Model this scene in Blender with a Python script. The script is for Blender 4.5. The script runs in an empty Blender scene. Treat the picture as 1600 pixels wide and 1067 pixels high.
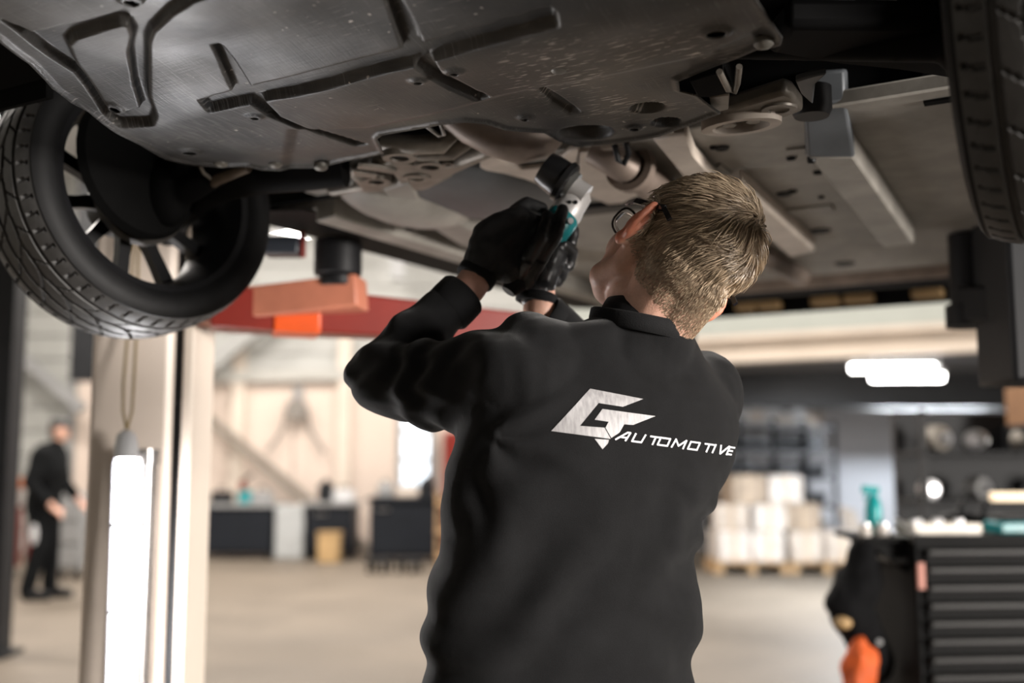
import bpy, bmesh, math, random
import numpy as np
from mathutils import Vector, Matrix, noise
from mathutils.bvhtree import BVHTree
from mathutils.geometry import tessellate_polygon

random.seed(7)
rng = np.random.default_rng(7)
SC = bpy.context.scene
COL = SC.collection
V = Vector

# ------------------------------------------------------------------ camera
FPX = 1700.0                       # focal length in pixels of the 1600 x 1067 frame
TILT = math.radians(6.44)
CAMZ = 1.28
cam_d = bpy.data.cameras.new('camera')
cam_d.sensor_width = 36.0
cam_d.lens = FPX * 36.0 / 1600.0
cam_d.clip_start = 0.05
cam_d.dof.use_dof = True
cam_d.dof.focus_distance = 1.74
cam_d.dof.aperture_fstop = 1.6
cam_o = bpy.data.objects.new('camera', cam_d)
COL.objects.link(cam_o)
cam_o.location = (0, 0, CAMZ)
cam_o.rotation_euler = (math.pi / 2 + TILT, 0, 0)
SC.camera = cam_o

# ------------------------------------------------------------------ world, big lights, exposure
SC.view_settings.view_transform = 'Standard'
SC.view_settings.look = 'None'
SC.view_settings.gamma = 1.0
SC.view_settings.use_curve_mapping = False
SC.view_settings.exposure = 0.0
w = bpy.data.worlds.new('world')
SC.world = w
w.use_nodes = True
bgn = w.node_tree.nodes['Background']
bgn.inputs[0].default_value = (0.80, 0.86, 0.95, 1)
bgn.inputs[1].default_value = 0.06


def area(name, loc, target, sx, sy, power, col=(1, 1, 1), spread=180):
    d = bpy.data.lights.new(name, 'AREA')
    d.shape = 'RECTANGLE'
    d.size, d.size_y = sx, sy
    d.energy = power
    d.color = col
    d.spread = math.radians(spread)
    o = bpy.data.objects.new(name, d)
    COL.objects.link(o)
    o.location = loc
    o.rotation_euler = (V(target) - V(loc)).to_track_quat('-Z', 'Y').to_euler()
    return o


# added key light, unseen; the door opening in the right-hand wall is made for it
area('added_side_light', (9.55, -4.4, 1.35), (0.3, 1.9, 1.5), 3.0, 2.5, 1100, (1.0, 0.94, 0.88), 110)

# ------------------------------------------------------------------ helpers
CT, ST = math.cos(TILT), math.sin(TILT)


def ray(u, v):
    a = (u - 800.0) / FPX
    b = (533.5 - v) / FPX
    return V((a, CT - b * ST, ST + b * CT))


def PY(u, v, y):
    d = ray(u, v)
    return V((0, 0, CAMZ)) + d * (y / d.y)


def PZ(u, v, z):
    d = ray(u, v)
    return V((0, 0, CAMZ)) + d * ((z - CAMZ) / d.z)


class MB:
    def __init__(self):
        self.v, self.f = [], []

    def add(self, vs, fs):
        n = len(self.v)
        self.v.extend([tuple(p) for p in vs])
        self.f.extend([tuple(i + n for i in q) for q in fs])
        return self

    def box(self, c, s, m=None):
        c = V(c)
        hx, hy, hz = s[0] / 2, s[1] / 2, s[2] / 2
        vs = [V((x, y, z)) for x in (-hx, hx) for y in (-hy, hy) for z in (-hz, hz)]
        if m is not None:
            vs = [m @ p for p in vs]
        return self.add([p + c for p in vs], [(0, 1, 3, 2), (4, 6, 7, 5), (0, 4, 5, 1), (2, 3, 7, 6), (0, 2, 6, 4), (1, 5, 7, 3)])

    def box2(self, x0, x1, y0, y1, z0, z1):
        return self.box(((x0 + x1) / 2, (y0 + y1) / 2, (z0 + z1) / 2), (abs(x1 - x0), abs(y1 - y0), abs(z1 - z0)))

    def beam(self, p0, p1, wd, ht, up=(0, 0, 1)):
        p0, p1 = V(p0), V(p1)
        d = (p1 - p0).normalized()
        s = d.cross(V(up)).normalized() * (wd / 2)
        h = s.cross(d).normalized() * (ht / 2)
        vs = [p + a * s + b * h for p in (p0, p1) for a, b in ((-1, -1), (1, -1), (1, 1), (-1, 1))]
        return self.add(vs, [(3, 2, 1, 0), (4, 5, 6, 7), (0, 1, 5, 4), (1, 2, 6, 5), (2, 3, 7, 6), (3, 0, 4, 7)])

    def loft(self, rings, cap=True, closed=False):
        n = len(rings[0])
        vs = [p for r in rings for p in r]
        fs = []
        m = len(rings)
        for i in range(m if closed else m - 1):
            a, b = i * n, ((i + 1) % m) * n
            for j in range(n):
                k = (j + 1) % n
                fs.append((a + j, a + k, b + k, b + j))
        if cap and not closed:
            fs.append(tuple(reversed(range(n))))
            fs.append(tuple((m - 1) * n + j for j in range(n)))
        return self.add(vs, fs)

    def tube(self, pts, rad, n=10, cap=True, flat=None):
        pts = [V(p) for p in pts]
        if not isinstance(rad, (list, tuple)):
            rad = [rad] * len(pts)
        rings = []
        s = None
        for i, p in enumerate(pts):
            d = (pts[min(i + 1, len(pts) - 1)] - pts[max(i - 1, 0)]).normalized()
            if s is None:
                s = d.orthogonal().normalized()
            else:
                s = (s - d * s.dot(d)).normalized()
            t = d.cross(s)
            rings.append([p + (s * math.cos(2 * math.pi * j / n) + t * math.sin(2 * math.pi * j / n)) * rad[i] for j in range(n)])
        return self.loft(rings, cap)

    def cyl(self, p0, p1, r0, r1=None, n=16):
        return self.tube([p0, p1], [r0, r0 if r1 is None else r1], n)

    def rcone(self, p0, r0, p1, r1, n=14):
        p0, p1 = V(p0), V(p1)
        d = (p1 - p0).normalized()
        pts, rad = [], []
        for a in (80, 55, 30):
            a = math.radians(a)
            pts.append(p0 - d * r0 * math.sin(a)); rad.append(r0 * math.cos(a))
        pts += [p0, p1]; rad += [r0, r1]
        for a in (30, 55, 80):
            a = math.radians(a)
            pts.append(p1 + d * r1 * math.sin(a)); rad.append(r1 * math.cos(a))
        s = d.orthogonal().normalized(); t = d.cross(s)
        rings = [[p + (s * math.cos(2 * math.pi * j / n) + t * math.sin(2 * math.pi * j / n)) * r for j in range(n)] for p, r in zip(pts, rad)]
        return self.loft(rings)

    def chain(self, pts, rads, n=12):
        for i in range(len(pts) - 1):
            self.rcone(pts[i], rads[i], pts[i + 1], rads[i + 1], n)
        return self

    def ell(self, c, rad, axes=None, n=18):
        c = V(c)
        ax = axes or (V((1, 0, 0)), V((0, 1, 0)), V((0, 0, 1)))
        rings = []
        m = n // 2
        for i in range(1, m):
            th = math.pi * i / m
            r = []
            for j in range(n):
                ph = 2 * math.pi * j / n
                r.append(c + ax[0] * rad[0] * math.sin(th) * math.cos(ph) + ax[1] * rad[1] * math.sin(th) * math.sin(ph) + ax[2] * rad[2] * math.cos(th))
            rings.append(r)
        return self.loft(rings)

    def prism(self, poly, off):
        """extrude a planar polygon of 3D points by an offset vector"""
        poly = [V(p) for p in poly]
        off = V(off)
        n = len(poly)
        tri = tessellate_polygon([poly])
        vs = poly + [p + off for p in poly]
        fs = [tuple(t) for t in tri] + [tuple(i + n for i in reversed(t)) for t in tri]
        for i in range(n):
            k = (i + 1) % n
            fs.append((i, k, k + n, i + n))
        return self.add(vs, fs)

    def lathe(self, prof, o, ax, n=24, closed=False):
        o, ax = V(o), V(ax).normalized()
        s = ax.orthogonal().normalized(); t = ax.cross(s)
        rings = [[o + ax * h + (s * math.cos(2 * math.pi * j / n) + t * math.sin(2 * math.pi * j / n)) * r for j in range(n)] for r, h in prof]
        return self.loft(rings, cap=not closed, closed=closed)

    def mesh(self, name):
        me = bpy.data.meshes.new(name)
        me.from_pydata(self.v, [], self.f)
        bm = bmesh.new(); bm.from_mesh(me)
        bmesh.ops.recalc_face_normals(bm, faces=bm.faces)
        bm.to_mesh(me); bm.free()
        return me


def shade(me, ang=35):
    me.polygons.foreach_set('use_smooth', [True] * len(me.polygons))
    if ang and ang < 180:
        try:
            me.set_sharp_from_angle(angle=math.radians(ang))
        except Exception:
            pass


def obj(name, mb, mat, parent=None, ang=35, bevel=0, label=None, cat=None, group=None, kind=None):
    me = mb.mesh(name) if isinstance(mb, MB) else mb
    if ang:
        shade(me, ang)
    o = bpy.data.objects.new(name, me)
    COL.objects.link(o)
    if mat is not None:
        me.materials.clear(); me.materials.append(mat)
    if parent is not None:
        o.parent = parent
        o.matrix_parent_inverse = WM(parent).inverted()
    if bevel:
        b = o.modifiers.new('bevel', 'BEVEL')
        b.width = bevel; b.segments = 2; b.limit_method = 'ANGLE'
    tag(o, label, cat, group, kind)
    return o


def WM(o):
    m = o.matrix_basis.copy()
    if o.parent is not None:
        m = WM(o.parent) @ o.matrix_parent_inverse @ m
    return m


def tag(o, label=None, cat=None, group=None, kind=None):
    for k, val in (('label', label), ('category', cat), ('group', group), ('kind', kind)):
        if val:
            o[k] = val
    return o


def thing(name, loc, label, cat, group=None):
    o = bpy.data.objects.new(name, None)
    o.empty_display_size = 0.1
    COL.objects.link(o)
    o.location = loc
    return tag(o, label, cat, group)


def dup(src, loc=None, rotz=None, parent=None, label=None):
    c = src.copy()
    COL.objects.link(c)
    if parent is not None:
        c.parent = parent
    if loc is not None:
        c.location = loc
    if rotz is not None:
        c.rotation_euler = (0, 0, rotz)
    if label:
        c['label'] = label
    for ch in [q for q in list(COL.objects) if q.parent == src]:
        dup(ch, parent=c)
    return c


def remeshed(mb, voxel, smooth=4, name='tmp'):
    me = mb.mesh(name)
    o = bpy.data.objects.new(name, me)
    COL.objects.link(o)
    r = o.modifiers.new('r', 'REMESH')
    r.mode = 'VOXEL'; r.voxel_size = voxel
    if smooth:
        s = o.modifiers.new('s', 'SMOOTH')
        s.factor = 0.5; s.iterations = smooth
    dg = bpy.context.evaluated_depsgraph_get()
    dg.update()
    out = bpy.data.meshes.new_from_object(o.evaluated_get(dg))
    bpy.data.objects.remove(o)
    bpy.data.meshes.remove(me)
    return out


def get_co(me):
    a = np.empty(len(me.vertices) * 3)
    me.vertices.foreach_get('co', a)
    return a.reshape(-1, 3)


def get_no(me):
    a = np.empty(len(me.vertices) * 3)
    me.vertex_normals.foreach_get('vector', a)
    return a.reshape(-1, 3)


def set_co(me, a):
    me.vertices.foreach_set('co', a.ravel())
    me.update()


# ------------------------------------------------------------------ materials
MATS = {}


def M(name, col, rough=0.5, metal=0.0, var=0.12, scale=6.0, bump=0.0, bscale=80.0, spec=0.5, emit=0.0, sheen=0.0, stretch=None, sss=0.0, coat=0.0, trans=0.0, rvar=0.0):
    if name in MATS:
        return MATS[name]
    m = bpy.data.materials.new(name)
    m.use_nodes = True
    nt = m.node_tree
    p = nt.nodes['Principled BSDF']
    p.inputs['Roughness'].default_value = rough
    p.inputs['Metallic'].default_value = metal
    p.inputs['Specular IOR Level'].default_value = spec
    if sheen:
        p.inputs['Sheen Weight'].default_value = sheen
        p.inputs['Sheen Roughness'].default_value = 0.4
    if sss:
        p.inputs['Subsurface Weight'].default_value = sss
        p.inputs['Subsurface Radius'].default_value = (0.012, 0.004, 0.002)
        p.inputs['Subsurface Scale'].default_value = 1.0
    if coat:
        p.inputs['Coat Weight'].default_value = coat
    if trans:
        p.inputs['Transmission Weight'].default_value = trans
    if emit:
        p.inputs['Emission Color'].default_value = (*col, 1)
        p.inputs['Emission Strength'].default_value = emit
    tc = nt.nodes.new('ShaderNodeTexCoord')
    src = tc.outputs['Object']
    if stretch:
        mp = nt.nodes.new('ShaderNodeMapping')
        mp.inputs['Scale'].default_value = stretch
        nt.links.new(src, mp.inputs['Vector'])
        src = mp.outputs['Vector']
    n = nt.nodes.new('ShaderNodeTexNoise')
    n.inputs['Scale'].default_value = scale
    n.inputs['Detail'].default_value = 6
    n.inputs['Roughness'].default_value = 0.6
    nt.links.new(src, n.inputs['Vector'])
    cr = nt.nodes.new('ShaderNodeValToRGB')
    cr.color_ramp.elements[0].position = 0.3
    cr.color_ramp.elements[1].position = 0.7
    cr.color_ramp.elements[0].color = (*[c * (1 - var) for c in col], 1)
    cr.color_ramp.elements[1].color = (*[min(1, c * (1 + var)) for c in col], 1)
    nt.links.new(n.outputs['Fac'], cr.inputs['Fac'])
    nt.links.new(cr.outputs['Color'], p.inputs['Base Color'])
    if rvar:
        mr = nt.nodes.new('ShaderNodeMapRange')
        mr.inputs['To Min'].default_value = max(0.02, rough - rvar)
        mr.inputs['To Max'].default_value = min(1, rough + rvar)
        nt.links.new(n.outputs['Fac'], mr.inputs['Value'])
        nt.links.new(mr.outputs['Result'], p.inputs['Roughness'])
    if bump:
        n2 = nt.nodes.new('ShaderNodeTexNoise')
        n2.inputs['Scale'].default_value = bscale
        n2.inputs['Detail'].default_value = 4
        nt.links.new(src, n2.inputs['Vector'])
        b = nt.nodes.new('ShaderNodeBump')
        b.inputs['Strength'].default_value = bump
        b.inputs['Distance'].default_value = 0.01
        nt.links.new(n2.outputs['Fac'], b.inputs['Height'])
        nt.links.new(b.outputs['Normal'], p.inputs['Normal'])
    MATS[name] = m
    return m


mConc = M('concrete_floor', (0.150, 0.124, 0.097), 0.6, spec=0.3, var=0.18, scale=0.9, bump=0.05, bscale=30, rvar=0.12)
mBeige = M('beige_wall', (0.60, 0.50, 0.43), 0.8, var=0.06, scale=0.7)
mClad = M('grey_cladding', (0.42, 0.42, 0.40), 0.6, var=0.06, scale=0.6)
mBluewall = M('pale_blue_grey_wall', (0.66, 0.67, 0.71), 0.8, var=0.05, scale=0.6)
mDark = M('dark_steel', (0.011, 0.0115, 0.013), 0.5, var=0.2, spec=0.25)
mBlackP = M('black_plastic', (0.008, 0.008, 0.009), 0.5, var=0.2, spec=0.22)
mTread = M('lit_tread', (0.060, 0.058, 0.057), 0.55, var=0.25, scale=20, bump=0.08, bscale=250)  # paler than the sidewalls: hall light painted into the tread colour
mRubber = M('tyre_rubber', (0.010, 0.010, 0.0105), 0.6, spec=0.25, var=0.25, scale=20)
mRim = M('black_alloy', (0.008, 0.008, 0.009), 0.4, var=0.2, spec=0.35)
mCream = M('cream_paint', (0.62, 0.54, 0.46), 0.38, var=0.06, scale=2)
mRed = M('red_paint', (0.17, 0.014, 0.008), 0.35, var=0.15, scale=5)
mOrange = M('orange_fabric', (0.55, 0.085, 0.008), 0.7, var=0.3)
mSilver = M('bare_metal', (0.62, 0.62, 0.63), 0.28, metal=1.0, var=0.12)
mFloorpan = M('floor_pan_paint', (0.25, 0.235, 0.21), 0.55, metal=0.0, var=0.28, scale=7, bump=0.06, bscale=40)
mFloorlite = M('pale_underseal', (0.46, 0.40, 0.345), 0.5, var=0.2, scale=9, bump=0.05, bscale=40)
mCast = M('cast_aluminium', (0.19, 0.17, 0.145), 0.45, metal=0.35, var=0.35, scale=14, bump=0.12, bscale=60)
mPipe = M('heated_steel_pipe', (0.19, 0.15, 0.125), 0.5, metal=0.35, var=0.3, scale=10)
mShield = M('grey_heat_shield', (0.085, 0.092, 0.10), 0.5, metal=0.3, var=0.25, scale=6)
mBody = M('dark_car_body', (0.004, 0.004, 0.0042), 0.7, var=0.2, spec=0.08)
mLiner = M('dark_plastic_liner', (0.004, 0.004, 0.004), 0.85, var=0.3, spec=0.08)
mSkin = M('skin', (0.62, 0.36, 0.27), 0.48, var=0.10, scale=45, bump=0.12, bscale=380, sss=0.12)
mHair = M('blond_hair', (0.58, 0.46, 0.33), 0.34, var=0.6, scale=140, spec=0.7)
mScalp = M('short_blond_stubble', (0.26, 0.165, 0.10), 0.6, var=0.25, scale=90, bump=0.5, bscale=500)
mKnit = M('black_sweatshirt', (0.0048, 0.0048, 0.0053), 0.85, var=0.25, scale=30, bump=0.25, bscale=900, sheen=0.17, spec=0.2)
mRib = M('black_ribbing', (0.006, 0.006, 0.0066), 0.85, var=0.25, scale=30, bump=0.2, bscale=500, sheen=0.10, spec=0.25)
mTrous = M('dark_work_trousers', (0.02, 0.02, 0.024), 0.85, var=0.2, scale=20)
mGlove = M('black_glove', (0.010, 0.010, 0.011), 0.60, var=0.25, scale=40, bump=0.3, bscale=700)
mGloveS = M('black_nitrile_palm', (0.012, 0.012, 0.013), 0.33, var=0.2, scale=40)
mPrint = M('silver_grey_print', (0.34, 0.33, 0.335), 0.5, var=0.28, scale=70, stretch=(3, 3, 0.6))
mWhite = M('white_print', (0.62, 0.62, 0.64), 0.5, var=0.06, scale=60)
mTeal = M('teal_plastic', (0.004, 0.21, 0.23), 0.35, var=0.1)
mAlu = M('pale_die_cast', (0.66, 0.64, 0.63), 0.4, metal=0.25, var=0.08)
mGrey = M('grey_paint', (0.25, 0.25, 0.25), 0.5, var=0.12)
mLite = M('light_grey_paint', (0.55, 0.55, 0.56), 0.5, var=0.08)
mCard = M('brown_card', (0.22, 0.11, 0.05), 0.8, var=0.15)
mCarton = M('pale_wrapped_carton', (0.56, 0.48, 0.41), 0.5, var=0.25, scale=6)
mCarton2 = M('buff_carton', (0.40, 0.31, 0.23), 0.6, var=0.25, scale=6)
mCarton3 = M('film_wrapped_carton', (0.62, 0.56, 0.51), 0.3, var=0.25, scale=9, bump=0.5, bscale=12)
mWood = M('pallet_wood', (0.42, 0.27, 0.14), 0.8, var=0.25, scale=6, stretch=(1, 8, 8))
mTan = M('tan_plastic', (0.40, 0.26, 0.12), 0.6, var=0.2)

# ------------------------------------------------------------------ the hall
def struct(name, mb, mat, parent=None, **k):
    return obj(name, mb, mat, parent, ang=30, kind=None if parent else 'structure', **k)


struct('floor', MB().box2(-9.6, 9.6, -7.2, 20.2, -0.1, 0.0), mConc)
struct('ceiling', MB().box2(-9.6, 9.6, -7.2, 20.2, 5.6, 5.75), M('pale_ceiling', (0.5, 0.5, 0.49), 0.8, var=0.05))
wb = struct('wall_back', MB().box2(-9.6, 1.6, 16.06, 16.3, 0, 5.6), mClad)
for i, x in enumerate(np.arange(-6.4, 1.0, 1.6)):      # concrete panels of the dado
    struct('panel', MB().box2(x + 0.008, x + 1.592, 15.98, 16.06, 0.0, 2.52), mBeige, wb, bevel=0.008)
for k in range(9):                                      # ribbed cladding above
    z = 2.56 + k * 0.335
    struct('panel', MB().box2(-6.4, 1.6, 16.0, 16.06, z + 0.006, z + 0.329), mClad, wb, bevel=0.01)
for x in (-4.0, -2.45, 0.4):
    struct('pilaster', MB().box2(x - 0.09, x + 0.09, 15.86, 16.0, 0, 5.6), mCream, wb)
struct('wall_left', MB().box2(-9.8, -9.6, -7.2, 16.3, 0, 5.6), mClad)
struct('wall_right', MB().box2(9.6, 9.8, -2.8, 20.2, 0, 5.6).box2(9.6, 9.8, -7.2, -6.0, 0, 5.6).box2(9.6, 9.8, -6.0, -2.8, 2.7, 5.6), mBluewall)
struct('wall_return', MB().box2(1.6, 1.8, 16.06, 20.2, 0, 5.6), mBluewall)
wf = struct('wall_front', MB().box2(-9.6, 9.6, -7.4, -7.2, 0, 5.6), mClad)

# grey sectional door behind the distant man
d1 = struct('door_1', MB().box2(-9.2, -6.45, 16.0, 16.06, 0, 4.6), mGrey)
for k in range(13):
    struct('slat', MB().box2(-9.15, -6.5, 15.94, 16.0, 0.02 + k * 0.35, 0.35 + k * 0.35), M('door_slat_paint', (0.33, 0.33, 0.31), 0.6, var=0.06), d1, bevel=0.012)

# small daylit window
a, b = PY(629, 632, 15.98), PY(672, 762, 15.98)
wn = struct('window_1', MB().box2(a.x - 0.06, b.x + 0.06, 15.90, 15.98, b.z - 0.06, a.z + 0.06), mGrey)
mPane = M('daylit_glass', (0.80, 0.90, 1.0), 0.2, emit=1.5, var=0.02)
for r in range(3):
    for c in range(2):
        wx, hz = (b.x - a.x) / 2, (a.z - b.z) / 3
        struct('pane', MB().box2(a.x + c * wx + 0.015, a.x + (c + 1) * wx - 0.015, 15.88, 15.90, b.z + r * hz + 0.03, b.z + (r + 1) * hz - 0.03), mPane, wn)

# cross bracing of the hall frame
tb = struct('trim_1', MB().beam(PY(296, 628, 15.6), PY(590, 872, 15.6), 0.13, 0.13), M('brace_paint', (0.20, 0.17, 0.14), 0.6))
struct('trim_2', MB().beam(PY(290, 600, 15.6), PY(470, 455, 15.6), 0.24, 0.24), M('brace_dark', (0.30, 0.30, 0.29), 0.6))
struct('trim_3', MB().beam(PY(20, 545, 15.6), PY(130, 640, 15.6), 0.14, 0.14), mGrey)
struct('trim_4', MB().beam(PY(300, 590, 15.9), PY(700, 582, 15.9), 0.1, 0.16), M('rail_paint', (0.40, 0.39, 0.36), 0.6))
# black steel stanchion on the left edge, dark post deeper in the hall
p = PY(3, 700, 7.5)
struct('trim_5', MB().box2(p.x - 0.12, p.x + 0.085, 7.4, 7.6, 0, 5.6).box2(p.x - 0.18, p.x + 0.14, 7.32, 7.68, 0, 0.03), mDark)
p = PY(134, 560, 14.5)
q = PY(134, 596, 14.5)
struct('trim_6', MB().box2(p.x - 0.17, p.x + 0.17, 14.4, 14.6, q.z, 5.6), mDark)
p = PY(622, 420, 15.0)
struct('trim_7', MB().box2(p.x - 0.1, p.x + 0.1, 14.9, 15.1, PY(622, 437, 15.0).z, 5.6), mGrey)

# mezzanine on the right: cream edge beam, pale parapet, deck, rear partition
bl, br = PY(1060, 560, 10.2), PY(1640, 538, 8.7)
zb = 2.20
dirb = (V((br.x, br.y, 0)) - V((bl.x, bl.y, 0))).normalized()
e0 = V((bl.x, bl.y, 0)) - dirb * 1.2
e1 = V((br.x, br.y, 0)) + dirb * 4.2
bm_ = MB()
bm_.beam(e0 + V((0, 0, zb + 0.03)), e1 + V((0, 0, zb + 0.03)), 0.18, 0.05)
bm_.beam(e0 + V((0, 0.04, zb + 0.12)), e1 + V((0, 0.04, zb + 0.12)), 0.06, 0.24)
bm_.beam(e0 + V((0, 0, zb + 0.23)), e1 + V((0, 0, zb + 0.23)), 0.18, 0.05)
struct('trim_8', bm_, mCream)
struct('wall_parapet', MB().beam(e0 + V((0, 0.22, zb + 0.55)), e1 + V((0, 0.22, zb + 0.55)), 0.06, 0.62), M('parapet_white', (0.36, 0.38, 0.35), 0.6, var=0.04))
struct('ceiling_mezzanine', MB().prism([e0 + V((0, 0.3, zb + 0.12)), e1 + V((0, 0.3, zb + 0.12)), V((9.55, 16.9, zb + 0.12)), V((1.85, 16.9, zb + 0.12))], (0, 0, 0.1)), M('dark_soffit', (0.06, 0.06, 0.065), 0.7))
wp = struct('wall_partition', MB().box2(1.8, 9.6, 17.0, 17.2, 0, 5.6), mBluewall)
struct('trim_9', MB().box2(1.85, 9.5, 15.6, 15.75, 2.06, 2.30), mGrey)
struct('trim_10', MB().box2(1.85, 9.5, 12.6, 12.75, 1.94, 2.31), mDark)

# ceiling luminaires of the hall: slim battens with a real lamp each
mTube = M('lit_tube', (1.0, 0.98, 0.95), 0.4, emit=22, var=0.0)


def batten(name, c, dirv, ln, label, power, col, group, size=0.25, tubes=1, r=0.018, hang=0.16):
    c = V(c); dirv = V(dirv).normalized()
    t = thing(name, c, label, 'lamp', group)
    obj('housing', MB().beam(c - dirv * ln / 2, c + dirv * ln / 2, 0.11 * tubes, 0.05), mLite, t)
    s = dirv.cross(V((0, 0, 1))).normalized()
    for k in range(tubes):
        o = s * (k - (tubes - 1) / 2) * 0.1 + V((0, 0, -0.045))
        obj('tube', MB().cyl(c - dirv * ln * 0.48 + o, c + dirv * ln * 0.48 + o, r), mTube, t)
    for e in (-1, 1):
        obj('suspension', MB().cyl(c + dirv * e * ln * 0.4, c + dirv * e * ln * 0.4 + V((0, 0, hang)), 0.008, n=6), mGrey, t)
    if power:
        d = bpy.data.lights.new(name + '_light', 'AREA')
        d.shape = 'RECTANGLE'; d.size = ln; d.size_y = size; d.energy = power; d.color = col
        lo = bpy.data.objects.new(name + '_light', d)
        COL.objects.link(lo)
        lo.parent = t
        lo.location = (0, 0, -0.09)
        lo.rotation_euler = (0, 0, math.atan2(dirv.y, dirv.x))
    return t


HALLG = 'battens under the hall roof'
warm = (1.0, 0.93, 0.86)
for (x, y), nmb in zip(((-6.0, 12.6), (-2.4, 12.6), (1.2, 12.6), (-6.0, 8.2), (-2.4, 8.2), (1.8, 7.0)), ('far left row end', 'far row middle', 'far right row end', 'near left row end', 'near row middle', 'near right row end')):
    batten('ceiling_batten', (x, y, 5.45), (1, 0, 0), 1.5, 'slim batten lamp hung under the hall roof, %s from the lift' % nmb, 275, warm, HALLG, 0.3)
L1 = PY(1396, 566, 10.6)
batten('strip_light', L1, (1, -0.10, 0.0), 0.84, 'glowing strip light under the mezzanine, farther and left one of the pair', 150, (0.86, 0.93, 1.0), 'strip lights under the mezzanine', 0.1, 1, 0.045, 0.17)
L2 = PY(1417, 580, 10.0)
batten('strip_light', L2, (1, -0.10, 0.0), 0.66, 'glowing strip light under the mezzanine, nearer and lower one of the pair', 150, (0.86, 0.93, 1.0), 'strip lights under the mezzanine', 0.1, 1, 0.045, 0.17)
batten('strip_light', (6.0, 15.4, 2.26), (1, 0, 0), 1.6, 'added strip light deep under the mezzanine, hidden behind the dark cross beam', 80, (0.86, 0.93, 1.0), 'strip lights under the mezzanine', 0.1, 1, 0.02, 0.09)  # added lamp, hidden by the beam, to brighten the rear partition
pa, pb = PY(424, 369, 11.0), PY(484, 353, 11.0)
batten('strip_light', (pa + pb) / 2, pb - pa, (pb - pa).length, 'small bright slanted strip light seen between tyre and black lift pad', 30, warm, None, 0.1, 1, 0.045, 5.62 - pb.z)

# ------------------------------------------------------------------ the lifted car
YAW = math.radians(30)
LV = V((math.sin(YAW), math.cos(YAW), 0))        # towards the rear of the car
TV = V((-math.cos(YAW), math.sin(YAW), 0))       # across, towards the left of the picture
ZU = 1.86


def C3(l, t, z):
    return LV * l + TV * t + V((0, 0, z))


def lt(p):
    return (p.dot(LV), p.dot(TV))


TC, LAX = 1.02, 1.60                              # centre line and front axle
car = thing('car', C3(LAX + 1.0, TC, 1.86), 'car raised on the lift, seen from below with its grey underside and front wheels', 'car')


def plate(name, px, z, th, mat, bevel=0.003, label=None):
    return obj(name, MB().prism([PZ(u, v, z) for u, v in px], (0, 0, th)), mat, car, bevel=bevel, label=label)


# --- undertray: pressed sheet with recessed channels, pads and holes
OUT = [(-160, -10), (0, 95), (43, 124), (80, 161), (110, 176), (138, 184), (173, 201), (219, 222), (259, 245), (305, 256), (345, 260), (387, 258), (409, 263), (450, 265), (501, 266), (539, 256), (570, 249), (599, 242), (589, 219), (596, 213), (645, 203), (688, 193), (726, 189), (760, 193), (790, 203), (850, 207), (873, 224), (901, 232), (945, 227), (1031, 213), (1074, 198), (1126, 180), (1103, 161), (1090, 150), (1062, 142), (1060, 128), (1085, 120), (1149, 97), (1177, 86), (1205, 77), (1220, 72), (1222, 62), (1183, 0), (1150, -150), (900, -260), (300, -260), (-160, -160)]
CHAN = [[(310, 161), (366, 145), (634, 80), (760, 48), (858, 21), (870, 28), (874, 43), (700, 89), (668, 96), (411, 160), (389, 165), (327, 177)],
        [(330, 95), (343, 92), (366, 112), (394, 140), (400, 152), (366, 150), (348, 124)],
        [(598, 21), (616, 17), (640, 44), (662, 74), (650, 90), (632, 86), (612, 50)],
        [(648, 100), (676, 88), (691, 112), (730, 134), (768, 152), (748, 158), (700, 138), (671, 121)],
        [(385, 160), (410, 155), (438, 184), (501, 208), (576, 229), (556, 232), (498, 214), (421, 184)]]
PLEFT = [(460, -5), (420, 5), (302, 32), (268, 52), (239, 78), (232, 95), (233, 161), (245, 184), (239, 196), (187, 201), (161, 187), (115, 141), (86, 124), (29, 86), (0, 69), (-120, 0), (-120, -140), (300, -240), (700, -240), (700, -110)]
QPAD = [(106, 100), (115, 92), (187, 69), (198, 70), (205, 84), (199, 110), (207, 150), (219, 175), (181, 186), (160, 172), (120, 130)]
SPAD = [(-100, 30), (-20, 60), (50, 83), (120, 66), (190, 46), (224, 37), (231, 22), (212, -10), (190, -60), (-100, -120)]
HOLES = [(178, 178, 0.009), (296, 237, 0.013), (398, 183, 0.007), (205, 33, 0.010), (293, 3, 0.011), (653, 124, 0.007), (709, 110, 0.007), (820, 186, 0.006), (1119, 52, 0.014), (991, 203, 0.008), (345, 258, 0.000)]
CUPS = [(916, 211, 0.052, 0.022), (1012, 172, 0.030, 0.02), (1041, 195, 0.027, 0.02)]


def sdpoly(P, px, z=ZU):
    poly = np.array([lt(PZ(u, v, z)) for u, v in px])
    d = np.full(len(P), 1e9)
    inside = np.zeros(len(P), bool)
    n = len(poly)
    for i in range(n):
        a, b = poly[i], poly[(i + 1) % n]
        e = b - a
        w_ = P - a
        h = np.clip((w_ @ e) / max(e @ e, 1e-12), 0, 1)
        q = w_ - h[:, None] * e
        d = np.minimum(d, np.hypot(q[:, 0], q[:, 1]))
        c = (a[1] > P[:, 1]) != (b[1] > P[:, 1])
        with np.errstate(divide='ignore', invalid='ignore'):
            xx = (b[0] - a[0]) * (P[:, 1] - a[1]) / (b[1] - a[1]) + a[0]
        inside ^= c & (P[:, 0] < xx)
    return np.where(inside, -d, d)


def sstep(x, a, b):
    t = np.clip((x - a) / (b - a), 0, 1)
    return t * t * (3 - 2 * t)


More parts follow.
